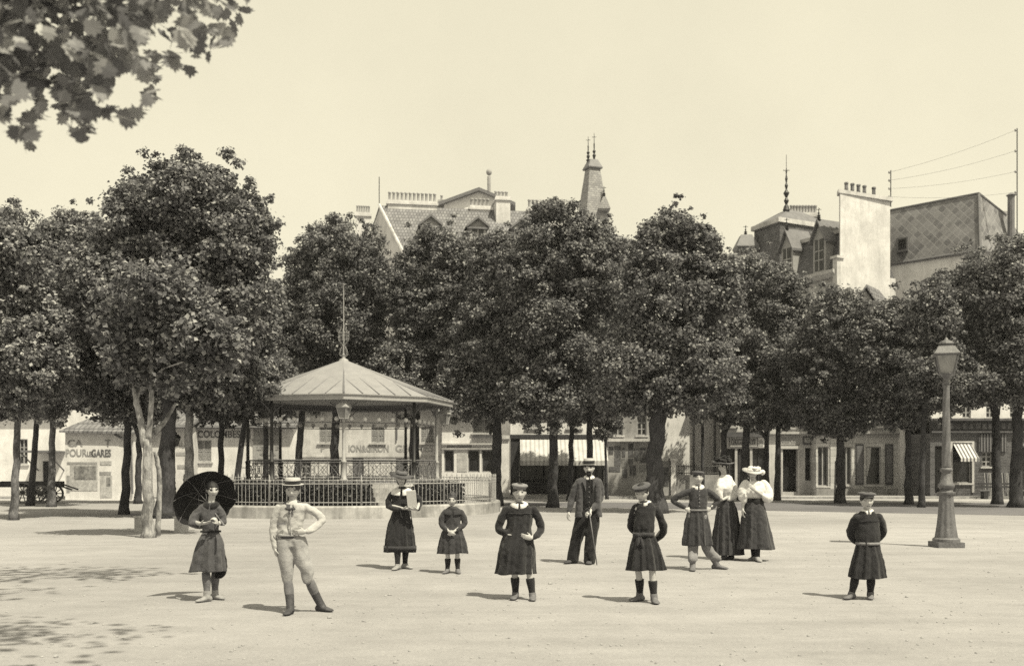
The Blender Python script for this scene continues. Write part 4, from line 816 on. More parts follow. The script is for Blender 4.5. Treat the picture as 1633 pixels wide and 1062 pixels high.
def window(t, x0, x1, z0, z1, y, rv=.15, cols=2, rows=3, fm='woodp', gm='glass', sill=True, shut=False, name='window', M=None, bar=.035):
    m = MB(M); w = .06; yy = y + rv - .05
    m.box(x0, x0 + w, yy, yy + .05, z0, z1); m.box(x1 - w, x1, yy, yy + .05, z0, z1); m.box(x0 + w, x1 - w, yy, yy + .05, z0, z0 + w); m.box(x0 + w, x1 - w, yy, yy + .05, z1 - w, z1)
    for i in range(1, cols): xx = x0 + (x1 - x0) * i / cols; m.box(xx - bar, xx + bar, yy + .004, yy + .05, z0 + w, z1 - w)
    for k in range(1, rows): zz = z0 + (z1 - z0) * k / rows; m.box(x0 + w, x1 - w, yy + .008, yy + .046, zz - bar * .7, zz + bar * .7)
    o = m.build(name, fm, t); g = MB(M); g.box(x0 + .01, x1 - .01, yy + .055, yy + .075, z0 + .01, z1 - .01); g.build('pane', gm, o)
    if sill: s = MB(M); s.box(x0 - .1, x1 + .1, y - .09, y + .1, z0 - .09, z0 - .004); s.build('sill', 'stone', o)
    if shut: shutters(t, x0, x1, z0, z1, y, M=M)
    return o
def shutters(t, x0, x1, z0, z1, y, closed=True, M=None):
    mid = (x0 + x1) / 2
    for a, b in ((x0, mid - .012), (mid + .012, x1)) if closed else ((x0 - (x1 - x0) / 2 - .02, x0 - .02), (x1 + .02, x1 + (x1 - x0) / 2 + .02)):
        m = MB(M); yy = y - .045 if not closed else y + .03; w = .05
        m.box(a, a + w, yy, yy + .04, z0, z1); m.box(b - w, b, yy, yy + .04, z0, z1)
        for zz in (z0, (z0 + z1) / 2 - w / 2, z1 - w): m.box(a + w, b - w, yy, yy + .04, zz, zz + w)
        n = max(8, int((z1 - z0) / .07))
        for k in range(n): zz = z0 + w + (z1 - z0 - 2 * w) * k / n; m.add([(a + w, yy + .005, zz), (b - w, yy + .005, zz), (b - w, yy + .035, zz + .05), (a + w, yy + .035, zz + .05)], [(0, 1, 2, 3)])
        m.build('shutter', 'woodp', t)
def door(t, x0, x1, z0, z1, y, mat='wood', rv=.15):
    m = MB(); yy = y + rv - .05; m.box(x0, x1, yy, yy + .05, z0, z1)
    for a, b in ((.12, .47), (.53, .88)):
        for c, d in ((.06, .4), (.48, .95)): m.box(x0 + (x1 - x0) * a, x0 + (x1 - x0) * b, yy - .02, yy - .001, z0 + (z1 - z0) * c, z0 + (z1 - z0) * d)
    o = m.build('door', mat, t); h = MB(); h.ball((x0 + (x1 - x0) * .86, yy - .06, z0 + 1.0), .04, 8, 6); h.build('handle', 'ironp', o); return o
def gable_roof(t, x0, x1, ye, yr, ze, zr, mat='tile', over=.3, th=.12, name='roof'):
    """ridge along x: front slope from the eaves (ye,ze) to the ridge (yr,zr) and down again"""
    m = MB(); sl = (zr - ze) / (yr - ye); yb = 2 * yr - ye
    prof = [(ye - over, ze - over * sl), (yr, zr), (yb + over, ze - over * sl), (yb + over, ze - over * sl + th), (yr, zr + th), (ye - over, ze - over * sl + th)]
    m.rings([[(x, p, z) for p, z in prof] for x in (x0 - .2, x1 + .2)]); m.build(name, mat, t)
    m = MB(); m.tube([(x0 - .22, yr, zr + th), (x1 + .22, yr, zr + th)], .09, 8); m.build('ridge', mat, t)
    m = MB(); y = ye - over - .06; m.tube([(x0 - .2, y, ze - over * sl + .03), (x1 + .2, y, ze - over * sl + .03)], .07, 8); m.build('gutter', 'zincd', t)
def chimney(t, x0, x1, y0, y1, z0, z1, npots, ph=.75, mat='cream', M=None, pots='pots', pr=.13):
    m = MB(M); m.box(x0, x1, y0, y1, z0, z1 - .32); m.box(x0 - .1, x1 + .1, y0 - .1, y1 + .1, z1 - .32, z1 - .14); m.box(x0 - .04, x1 + .04, y0 - .04, y1 + .04, z1 - .14, z1); c = m.build('chimney', mat, t); src = None
    for k in range(npots):
        p = Vector((x0 + (x1 - x0) * (k + .5) / npots, (y0 + y1) / 2, z1))
        if M is not None: p = M @ p
        h = ph * (1 if k % 3 else .88)
        if src is None: q = MB(); q.lathe(p, [(pr, 0), (pr * .8, ph * .15), (pr * .78, ph * .8), (pr * 1.05, ph * .86), (pr * 1.0, ph), (pr * .7, ph), (pr * .65, ph * .7)], 12); src = q.build('chimney_pot', pots, c, True); p0 = p
        else: share('chimney_pot', src, c, p - p0)
    return c
def lettering(t, body, px, py, Y, hpx, mat='ltr', wpx=None, bold=.01, proud=.012):
    """painted lettering on the wall of T at depth Y, cap height HPX rows, width WPX columns"""
    size = hpx / F * Y / .73; o = text('lettering', body, X(px, Y), Y - proud, Z(py, Y), size, mat, t, .006, bold=bold)
    if wpx:
        xs = [v.co.x for v in o.data.vertices]; c = (max(xs) + min(xs)) / 2; k = (wpx / F * Y) / (max(xs) - min(xs)); tx = X(px, Y) - t.location.x
        for v in o.data.vertices: v.co.x = tx + (v.co.x - c) * k
    return o
def poster(t, px0, px1, py0, py1, Y, mat='post1', proud=.02):
    m = MB(); m.box(X(px0, Y), X(px1, Y), Y - proud, Y - .003, Z(py1, Y), Z(py0, Y)); return m.build('poster', mat, t)
def PX(px0, px1, py0, py1, Y): return X(px0, Y), X(px1, Y), Z(py1, Y), Z(py0, Y)
def bthing(label, px, Y, cat='building', name='building', group='buildings around the square'): return thing(name, label, cat, (X(px, Y), Y, 0), group)

def low_houses():
    # far left pale house with a canopy
    Y = 60; t = bthing('long pale house at the edge behind the cart, with a flat canopy', 20, Y)
    m = MB(); wall_open(m, X(-120, Y), X(104, Y), 0, Z(652, Y), Y, 7, [PX(30, 44, 700, 740, Y), PX(68, 82, 735, 789, Y)]); m.build('wall', 'white', t)
    window(t, *PX(30, 44, 700, 740, Y), Y); door(t, *PX(68, 82, 735, 789, Y), Y)
    m = MB(); m.box(X(60, Y), X(104.5, Y), Y - 2.3, Y, Z(722, Y), Z(719, Y)); m.build('canopy', 'zincd', t)
    for px in (61, 102): m = MB(); m.tube([(X(px, Y), Y - 2.2, Z(722, Y)), (X(px, Y), Y, Z(750, Y))], .04, 6); m.build('canopy_strut', 'woodm', t)
    gable_roof(t, X(-120, Y), X(104, Y), Y, Y + 3.5, Z(652, Y), Z(652, Y) + 1.8)
    # house with painted wall
    Y = 52; t = bthing('low white house whose blank wall carries painted lettering and torn posters', 158, Y)
    x0, x1 = X(104, Y), X(213, Y); ze0 = Z(686, Y); m = MB(); m.box(x0, x1, Y, Y + 6, 0, ze0); m.build('wall', 'white', t)
    m = MB(); m.add([(x0 - .2, Y - .25, ze0 - .02), (x1 + .2, Y - .25, ze0 - .10), (x1 - .6, Y + 3.2, ze0 + 1.25), (x0 + 1.2, Y + 3.2, ze0 + 1.3), (x0 - .2, Y + 6.3, ze0), (x1 + .2, Y + 6.3, ze0)], [(0, 1, 2, 3), (3, 2, 5, 4), (0, 3, 4), (1, 5, 2)])
    m.add([(x0 - .2, Y - .25, ze0 - .12), (x1 + .2, Y - .25, ze0 - .2), (x1 + .2, Y - .25, ze0 - .101), (x0 - .2, Y - .25, ze0 - .021)], [(0, 1, 2, 3)]); m.build('roof', 'tile', t)
    m = MB(); m.tube([(x1 - .95, Y - .12, Z(692, Y)), (x1 - .55, Y - .12, Z(699, Y)), (x1 - .1, Y - .1, Z(703, Y)), (x1 - .02, Y - .1, .3)], .05, 8); m.build('gutter_pipe', 'zincd', t)
    lettering(t, 'CA', 120, 707, Y, 11, 'ltr', 24); lettering(t, 'T', 172, 707, Y, 11, 'ltr'); lettering(t, 'POUR', 122, 722.5, Y, 12, 'ltrf', 34); lettering(t, 'LES', 144, 724, Y, 8, 'ltr', 10); lettering(t, 'GARES', 161.5, 723, Y, 12, 'ltrd', 31, .014)
    poster(t, 107, 155, 736.5, 740, Y, 'ltrf'); poster(t, 160, 178, 735, 741, Y, 'post2'); poster(t, 112, 155.5, 741, 782, Y, 'post2', .02); poster(t, 119, 153, 743, 764, Y, 'post1', .035); poster(t, 159, 177, 752, 757, Y, 'ltrf'); poster(t, 160, 178.5, 758, 793, Y, 'post2'); poster(t, 170, 176, 761, 775, Y, 'post1', .03); poster(t, 106.5, 111, 758, 785, Y, 'ltrf')
    # middle house with faded ads
    Y = 54.5; t = bthing('pale low house with faded painted advertisements behind the forked pale trunk', 256, Y)
    m = MB(); m.box(X(212.5, Y), X(302, Y), Y, Y + 7, 0, Z(680, Y)); m.build('wall', 'cream', t); gable_roof(t, X(212.5, Y), X(302, Y), Y, Y + 3.5, Z(680, Y), Z(655, Y + 3.5))
    lettering(t, 'AUR', 222, 711, Y, 10, 'ltrf', 24); lettering(t, 'AU', 288, 709, Y, 11, 'ltr', 16); poster(t, 210 + 4, 228, 725, 737, Y, 'ltrf'); poster(t, 212.6, 224, 741, 768, Y, 'post1'); poster(t, 281, 296, 721, 726, Y, 'ltrf'); poster(t, 283, 295, 741, 747, Y, 'ltrf')
    # house with COLOMBES lettering
    Y = 56; t = bthing('pale two storey house with town name painted high and a shuttered window', 380, Y)
    x0, x1 = X(302, Y), X(468, Y); ze = Z(679, Y); op = [PX(313, 337, 702, 736, Y), PX(388, 400, 683, 700, Y)]
    m = MB(); wall_open(m, x0, x1, 0, ze, Y, 7, op); m.build('wall', 'white', t); gable_roof(t, x0, x1, Y, Y + 3.5, ze, ze + 1.5)
    window(t, *op[0], Y, shut=True); window(t, *op[1], Y, shut=True, rows=2)
    lettering(t, 'COLOMBES', 349, 693, Y, 11, 'ltrd', 68, .012)
    m = MB(); m.box(X(404, Y), X(449, Y), Y - .04, Y - .004, Z(738, Y), Z(683, Y)); m.build('painted_panel', 'ltrf', t)
    for tx, py, h, w in (('LO     C', 691, 7, 34), ('TRES   ENC', 704, 8, 38), ('LE       E', 715, 5, 34), ('ON', 724, 4, 26), ('ME', 733, 4, 30)): lettering(t, tx, 427, py, Y - .04, h, 'ltr', w)
    poster(t, 386, 400, 705, 745, Y, 'white')
    # surveyors' house
    Y = 57; t = bthing('long pale two storey house with faded surveyor lettering behind the bandstand', 585, Y)
    x0, x1 = X(468, Y), X(704, Y); ze = Z(648, Y); op = [PX(509, 530, 681, 706, Y), PX(592, 613, 681, 706, Y), PX(671, 692, 681, 706, Y), PX(562, 580, 730, 791, Y), PX(631, 650, 731, 791, Y), PX(480, 496, 733, 765, Y)]
    m = MB(); wall_open(m, x0, x1, 0, ze, Y, 8, op); m.build('wall', 'cream', t); gable_roof(t, x0, x1, Y, Y + 4, ze, ze + 1.9)
    for o in op[:3]: window(t, *o, Y, shut=True)
    for o in op[3:5]: door(t, *o, Y, 'woodm')
    window(t, *op[5], Y)
    lettering(t, 'F', 514.5, 715, Y, 11, 'ltrf'); lettering(t, 'ION&GIRON', 588, 715.5, Y, 11, 'ltrf', 64, .012); lettering(t, 'GEOMES', 661, 715.5, Y, 11, 'ltrf', 60, .012)
    m = MB(); m.box(x0, x1, Y - .04, Y - .002, Z(729, Y), Z(727, Y)); m.build('string_course', 'stone', t)
    m = MB(); m.tube([(X(633, Y), Y - .06, ze), (X(633, Y), Y - .06, Z(702, Y))], .04, 8); m.build('drain_pipe', 'zincd', t)
    for px in (500, 640): chimney(t, X(px, Y), X(px + 14, Y), Y + 3.6, Y + 4.4, ze + 1.2, ze + 2.5, 2)
    # small white shop
    Y = 56; t = bthing('small white shop with two dark openings beside the surveyor house', 748, Y)
    x0, x1 = X(704.5, Y), X(796, Y); ze = Z(655, Y); op = [PX(708, 724, 717, 753, Y), PX(746, 765, 717, 753, Y), PX(768, 789, 717, 753, Y), PX(754, 788, 668, 690, Y)]
    m = MB(); wall_open(m, x0, x1, 0, ze, Y, 8, op); m.build('wall', 'white', t); gable_roof(t, x0, x1, Y, Y + 4, ze, ze + 1.9)
    for o in op[:3]: window(t, *o, Y, cols=1, rows=1, sill=False, name='shop_window')
    window(t, *op[3], Y, shut=True)
    m = MB(); m.box(x0, x1, Y - .16, Y - .003, Z(709, Y), Z(706.5, Y)); m.box(x0, x1, Y - .1, Y - .003, Z(716, Y), Z(714.5, Y)); m.build('cornice', 'stone', t)
    poster(t, 713, 752, 709.6, 714, Y, 'ltrf'); poster(t, 729, 745, 722, 752, Y, 'post2'); m = MB(); m.box(X(753, Y), X(789, Y), Y - .2, Y - .003, Z(698, Y), Z(695.5, Y)); m.build('balcony_ledge', 'dkp', t)
    # shop with the big striped awning
    Y = 56; t = bthing('dark wooden shop front under a wide white striped awning', 888, Y)
    x0, x1 = X(814, Y), X(968, Y); ze = Z(640, Y); op = [PX(829, 963, 706, 788, Y), PX(840, 862, 650, 682, Y), PX(905, 927, 650, 682, Y)]
    m = MB(); wall_open(m, x0, x1, 0, ze, Y, 8, op, .5); m.build('wall', 'white', t); gable_roof(t, x0, x1, Y, Y + 4, ze, ze + 2)
    for o in op[1:]: window(t, *o, Y, shut=True)
    m = MB(); m.box(X(814, Y), X(828, Y), Y - .12, Y - .004, 0, Z(699, Y)); m.box(X(963, Y), X(968, Y), Y - .12, Y - .004, 0, Z(699, Y)); m.box(X(813, Y), X(969, Y), Y - .2, Y - .004, Z(699, Y), Z(693, Y)); m.build('shopfront_frame', 'wood', t)
    m = MB(); m.box(X(829, Y), X(963, Y), Y + .2, Y + .3, .02, Z(767, Y)); m.build('stall_riser', 'wood', t)
    for a, b in ((829, 866), (868, 887), (889, 918), (920, 942), (944, 963)): window(t, X(a, Y), X(b, Y), Z(766, Y), Z(706, Y), Y, .32, 1, 2, 'wood', sill=False, name='shop_window')
    m = MB(); za, zb = Z(700, Y), Z(742, Y - 1.5); xa, xb = X(829.5, Y), X(966, Y)
    m.add([(xa, Y - .13, za), (xb, Y - .13, za), (xb, Y - 1.5, zb + .25), (xa, Y - 1.5, zb + .25), (xb, Y - 1.5, zb), (xa, Y - 1.5, zb), (xa, Y - .13, za - .03), (xb, Y - .13, za - .03), (xb, Y - 1.47, zb + .22), (xa, Y - 1.47, zb + .22)], [(0, 1, 2, 3), (3, 2, 4, 5), (6, 9, 8, 7), (0, 3, 9, 6), (1, 7, 8, 2)]); m.build('awning', 'awn', t)
    for px in (831, 965): m = MB(); m.tube([(X(px, Y), Y - .1, Z(745, Y)), (X(px, Y), Y - 1.45, zb + .2)], .025, 6); m.build('awning_arm', 'iron', t)
    m = MB(); m.box(X(806, Y), X(962, Y), Y - .5, Y - .004, 0, .16); m.build('door_step', 'stone', t)
    t = thing('gate_pillar', 'white rendered pillar beside the striped awning shop', 'pillar', (X(805, 55.8), 55.8, 0), 'pillars'); m = MB(); m.box(X(798.5, 55.6), X(812, 55.6), 55.5, 56.1, .3, Z(700, 55.6)); m.build('pillar_shaft', 'white', t); m = MB(); m.box(X(796, 55.6), X(813, 55.6), 55.4, 56.2, Z(699.9, 55.6), Z(694, 55.6)); m.build('pillar_cap', 'stone', t); m = MB(); m.box(X(796, 55.6), X(813, 55.6), 55.4, 56.2, 0, .299); m.build('pillar_base', 'stone', t)
    # wall with posters
    Y = 57; t = bthing('grey building whose lower wall is pasted all over with posters', 1004, Y)
    x0, x1 = X(968.5, Y), X(1050, Y); ze = Z(630, Y); op = [PX(1016, 1031, 664, 694, Y), PX(978, 993, 664, 694, Y)]
    m = MB(); wall_open(m, x0, x1, 0, ze, Y, 9, op); m.build('wall', 'greyp', t); gable_roof(t, x0, x1, Y, Y + 4.5, ze, ze + 2)
    for o in op: window(t, *o, Y)
    m = MB(); m.box(x0, x1, Y - .22, Y - .004, Z(704, Y), Z(699.5, Y)); m.build('cornice', 'stone', t)
    rr = random.Random(3)
    for a, b, c, d in ((971, 978, 712, 724), (980, 990, 711, 742), (992, 997, 714, 728), (992, 1000, 730, 745), (971, 989, 744, 752), (1002, 1010, 707, 728), (1012, 1018, 716, 735), (1020, 1030, 714, 738), (993, 1000, 748, 762), (1004, 1014, 742, 758), (1002, 1009, 731, 740), (1017, 1030, 741, 752), (1032, 1038, 716, 734)): poster(t, a, b, c, d, Y, rr.choice(['post1', 'post3', 'post2', 'post3']), .02 + rr.uniform(0, .01))
    # white party wall with gate
    Y = 60.5; t = bthing('tall blank white party wall rising behind the iron gate', 1102, Y)
    m = MB(); m.box(X(1051, Y), X(1147, Y), Y, Y + 5, 0, Z(560, Y)); m.build('wall', 'white', t); m = MB(); m.box(X(1050.5, Y), X(1147.5, Y), Y - .1, Y + 5.1, Z(559.9, Y), Z(556, Y)); m.build('coping', 'stone', t)
    for px in (1106, 1139): m = MB(); m.tube([(X(px, Y), Y - .1, 0), (X(px, Y), Y - .1, Z(561, Y))], .05, 8); m.build('drain_pipe', 'zincd', t)
    Y = 58; t = thing('garden_gate', 'iron gate and low grey wall with a painted diamond between poster wall and shop', 'gate', (X(1110, Y), Y, 0))
    m = MB(); m.box(X(1051, Y), X(1068, Y), Y, Y + .4, 0, Z(735, Y)); m.build('poster_wall', 'greyp', t); m = MB(); m.box(X(1069.5, Y), X(1078, Y), Y - .1, Y + .5, 0, Z(735, Y)); m.box(X(1068, Y), X(1079.5, Y), Y - .18, Y + .58, Z(734.9, Y), Z(731, Y)); m.build('gate_post', 'white', t)
    m = MB(); m.box(X(1079, Y), X(1149, Y), Y + .05, Y + .35, 0, Z(757, Y)); m.build('low_wall', 'greyp', t); poster(t, 1053.5, 1066, 745, 775, Y, 'post3')
    m = MB()
    for k in range(26): xx = X(1080 + k * 2.65, Y); m.tube([(xx, Y + .2, Z(757, Y)), (xx, Y + .2, Z(740 + (k % 2), Y))], .018, 5)
    for py in (754, 743): m.tube([(X(1079, Y), Y + .2, Z(py, Y)), (X(1149, Y), Y + .2, Z(py, Y))], .022, 5)
    m.build('iron_bars', 'iron', t); m = MB(); cxx, czz = X(1090.5, Y), Z(766, Y)
    q = [(cxx - .19, czz), (cxx, czz - .14), (cxx + .19, czz), (cxx, czz + .14)]
    for i in range(4): a, b = q[i], q[(i + 1) % 4]; m.tube([(a[0], Y + .042, a[1]), (b[0], Y + .042, b[1])], .014, 5)
    m.build('painted_diamond', 'ltrd', t)
def shops():
    # chocolate shop
    Y = 59; t = bthing('narrow shop with a white signboard and dark shop windows behind the two women', 1187, Y)
    x0, x1 = X(1149, Y), X(1226, Y); ze = Z(560, Y); op = [PX(1156, 1172, 715, 780, Y), PX(1176, 1196, 715, 790, Y), PX(1200, 1221, 715, 780, Y), PX(1160, 1174, 640, 680, Y), PX(1198, 1212, 640, 680, Y)]
    m = MB(); wall_open(m, x0, x1, 0, ze, Y, 9, op); m.build('wall', 'stone', t); gable_roof(t, x0, x1, Y, Y + 4.5, ze, ze + 1.6)
    for o in (op[0], op[2]): window(t, *o, Y, cols=2, rows=2, fm='wood', sill=False, name='shop_window')
    door(t, *op[1], Y)
    for o in op[3:]: window(t, *o, Y)
    m = MB(); m.box(X(1149, Y), X(1226, Y), Y - .3, Y - .004, Z(697, Y), Z(689, Y)); m.build('cornice', 'dkp', t)
    m = MB(); m.box(X(1164, Y), X(1207, Y), Y - .1, Y - .004, Z(712, Y), Z(697.6, Y)); m.build('sign_board', 'post2', t)
    lettering(t, 'CHOCOLA', 1178, 704.8, Y - .1, 9, 'ltrd', 24, .012); lettering(t, 'AYS', 1199, 704.8, Y - .1, 9, 'ltrd', 11, .012); m = MB(); m.box(X(1208.5, Y), X(1223, Y), Y - .12, Y - .004, Z(713, Y), Z(697.6, Y)); m.build('sign_board', 'white', t); poster(t, 1210.5, 1217, 702, 711, Y - .12, 'ltrf')
    # stone house with the doorway
    Y = 60; t = bthing('carved stone house with a tall dark doorway where the apron woman stands', 1262, Y)
    x0, x1 = X(1226.5, Y), X(1301, Y); ze = Z(545, Y); op = [PX(1248, 1271, 716, 784, Y), PX(1284, 1299, 714, 766, Y), PX(1250, 1268, 640, 682, Y), PX(1282, 1297, 640, 682, Y)]
    m = MB(); wall_open(m, x0, x1, 0, ze, Y, 9, op, .3); m.build('wall', 'stone', t); gable_roof(t, x0, x1, Y, Y + 4.5, ze, ze + 1.6)
    door(t, *op[0], Y, 'dark', .3); window(t, *op[1], Y, .25, 1, 2, 'wood', sill=False, name='shop_window')
    for o in op[2:]: window(t, *o, Y)
    m = MB(); m.box(X(1244, Y), X(1275, Y), Y - .2, Y - .004, Z(715.5, Y), Z(711, Y)); m.box(X(1245, Y), X(1247.6, Y), Y - .12, Y - .004, 0, Z(716, Y)); m.box(X(1271.4, Y), X(1274, Y), Y - .12, Y - .004, 0, Z(716, Y)); m.build('door_surround', 'stone', t)
    m = MB(); m.box(X(1245, Y), X(1274, Y), Y - .07, Y - .004, Z(709, Y), Z(694, Y)); m.build('sign_board', 'greyp', t); m = MB(); m.box(X(1280, Y), X(1301, Y), Y - .07, Y - .004, Z(709, Y), Z(696, Y)); m.build('sign_board', 'dkp', t)
    lettering(t, 'BENZ', 1259, 701.5, Y - .07, 9, 'ltr', 24); lettering(t, 'RENS', 1290.5, 702.5, Y - .07, 8, 'ltrw', 15)
    m = MB(); m.box(x0, x1, Y - .25, Y - .004, Z(692, Y), Z(688.5, Y)); m.build('cornice', 'stone', t)
    # grey shuttered house
    Y = 59; t = bthing('grey stone fronted house with two tall windows and narrow shutters', 1372, Y)
    x0, x1 = X(1301.5, Y), X(1436, Y); ze = Z(540, Y); op = [PX(1343, 1358, 712, 773, Y), PX(1381, 1405, 712, 773, Y), PX(1304, 1321, 712, 775, Y), PX(1345, 1362, 640, 680, Y), PX(1388, 1405, 640, 680, Y)]
    m = MB(); wall_open(m, x0, x1, 0, ze, Y, 9, op); m.build('wall', 'ash', t); gable_roof(t, x0, x1, Y, Y + 4.5, ze, ze + 1.8)
    for o in op: window(t, *o, Y, cols=2 if o is not op[1] else 1, rows=3 if o[2] > 4 else 1)
    m = MB(); a, b, c, d = op[1]; m.add([(a + .05, Y + .07, d - .05), (a + .32, Y + .07, d - .05), (a + .28, Y + .06, (c + d) / 2 + .3), (a + .1, Y + .07, c + .5), (a + .05, Y + .07, c + .4)], [(0, 4, 3, 2, 1)]); m.build('curtain', 'curt', t)
    for pa, pb in ((1364, 1377), (1411, 1424)):
        m = MB(); m.box(X(pa, Y), X(pb, Y), Y - .06, Y - .004, Z(773, Y), Z(708, Y)); o = m.build('shutter', 'dkp', t); m = MB(); m.box(X(pa + 2, Y), X(pb - 2, Y), Y - .085, Y - .062, Z(770, Y), Z(711, Y)); m.build('shutter_panel', 'woodm', o)
    m = MB(); m.box(x0, x1, Y - .35, Y - .004, Z(692, Y), Z(688, Y)); m.box(x0, x1, Y - .2, Y - .004, Z(694, Y), Z(692.1, Y)); m.build('cornice', 'greyp', t); m = MB(); m.box(X(1324, Y), X(1341, Y), Y - .05, Y - .004, .02, Z(694.5, Y)); m.build('pilaster', 'ash', t)
    m = MB(); m.box(x0, x1, Y - .08, Y - .051, 0, Z(779, Y)); m.build('base_course', 'greyp', t)
    t = thing('boundary_wall', 'pale corner pier and rendered wall between grey house and brick cafe', 'wall', (X(1465, 58.5), 58.5, 0)); Y = 58.5
    m = MB(); m.box(X(1437, Y), X(1448, Y), Y - .2, Y + .5, 0, Z(640, Y)); m.build('pier', 'white', t); m = MB(); m.prism([(X(1448.2, Y), 0), (X(1483, Y), 0), (X(1483, Y), Z(700, Y)), (X(1466, Y), Z(707, Y)), (X(1448.2, Y), Z(718, Y))], Y + .1, Y + .4); m.build('wall_face', 'cream', t)
    Y = 66; t = bthing('pale gabled house just visible over the boundary wall', 1466, Y); m = MB(); m.box(X(1440, Y), X(1500, Y), Y, Y + 8, 0, Z(600, Y)); m.build('wall', 'white', t); gable_roof(t, X(1440, Y), X(1500, Y), Y, Y + 4, Z(600, Y), Z(600, Y) + 2)
    # brick cafe
    Y = 55; t = bthing('dark brick fronted cafe with long lettered fascia and striped window awning', 1570, Y)
    x0, x1 = X(1483.5, Y), X(1720, Y); ze = Z(588, Y); op = [PX(1491, 1512, 711, 786, Y), PX(1519, 1549, 708, 770, Y), PX(1566, 1582, 720, 744, Y), PX(1640, 1680, 708, 770, Y)]
    m = MB(); wall_open(m, x0, x1, 0, Z(690, Y), Y, 8, op); m.build('wall', 'brickd', t)
    up = [PX(1536, 1550, 640, 666, Y), PX(1574, 1588, 640, 666, Y), PX(1612, 1626, 640, 666, Y)]
    m = MB(); wall_open(m, x0, x1, Z(669, Y), ze, Y + .1, 8, up); m.build('upper_wall', 'white', t); gable_roof(t, x0, x1, Y + .1, Y + 4, ze, ze + 1.8, 'slate')
    for o in up: window(t, *o, Y + .1)
    m = MB(); m.box(x0, x1, Y - .12, Y + .15, Z(689.8, Y), Z(669.2, Y)); fas = m.build('fascia', 'wood', t); m = MB(); m.box(x0 - .1, x1, Y - .4, Y - .122, Z(671, Y), Z(667.5, Y)); m.build('cornice', 'dkp', t); m = MB(); m.box(x0, x1, Y - .2, Y - .122, Z(690, Y), Z(687.5, Y)); m.build('moulding', 'dkp', t)
    rr = random.Random(4)
    for k in range(14):
        xx = 1493 + k * 10.2; m = MB(); m.box(X(xx, Y), X(xx + rr.uniform(4, 8), Y), Y - .135, Y - .122, Z(684, Y), Z(675, Y)); m.build('faded_letter_patch', 'post3', t)
    door(t, *op[0], Y, 'dark'); window(t, *op[1], Y, cols=1, rows=1, fm='woodp', sill=True, name='shop_window'); window(t, *op[2], Y); window(t, *op[3], Y, cols=1, rows=1, name='shop_window')
    m = MB(); m.box(X(1514.5, Y), X(1518.5, Y), Y - .06, Y - .004, .3, Z(706, Y)); m.box(X(1549.5, Y), X(1553, Y), Y - .06, Y - .004, .3, Z(706, Y)); m.box(X(1514.5, Y), X(1553, Y), Y - .06, Y - .004, Z(705.9, Y), Z(703.5, Y)); m.build('window_surround', 'stone', t)
    for pa, pb, nm in ((1519.5, 1548, 0), (1630, 1690, 1)):
        xa, xb = X(pa, Y), X(pb, Y); za = Z(708, Y); zb = Z(734, Y - 1.0) if nm == 0 else Z(742, Y - 1.3); d = 1.0 if nm == 0 else 1.3
        m = MB(); m.add([(xa, Y - .07, za), (xb, Y - .07, za), (xb, Y - d, zb + .12), (xa, Y - d, zb + .12), (xb, Y - d, zb - .06), (xa, Y - d, zb - .06)], [(0, 1, 2, 3), (3, 2, 4, 5)]); m.build('awning', 'awn2', t)
        for xx in (xa, xb): m = MB(); m.tube([(xx, Y - .03, zb), (xx, Y - d, zb + .05)], .018, 6); m.build('awning_arm', 'iron', t)
    m = MB(); m.box(X(1560, Y), X(1604, Y), Y - .1, Y - .02, Z(720, Y), Z(692, Y)); m.build('striped_blind', 'awn3', t)
    for k, px in enumerate((1572, 1600)):
        q = thing('folding_board', ('striped folding board leaning on the brick cafe, near the bench end', 'striped folding board leaning on the brick cafe, next to the thick trunk')[k], 'board', (X(px + 8, 53.9), 53.9, 0), 'boards outside the cafe')
        for dx in (0, 9): m = MB(Matrix.Translation((X(px + dx, 54), 54, 0)) @ Matrix.Rotation(R(-9), 4, 'X')); m.box(0, .26, 0, .04, .35, 1.35); m.build('board_panel', 'awn3', q); m = MB(Matrix.Translation((X(px + dx, 54), 54, 0)) @ Matrix.Rotation(R(-9), 4, 'X')); m.box(0, .03, -.03, -.002, .02, 1.37); m.box(.23, .26, -.03, -.002, .02, 1.37); m.build('board_frame', 'woodp', q)
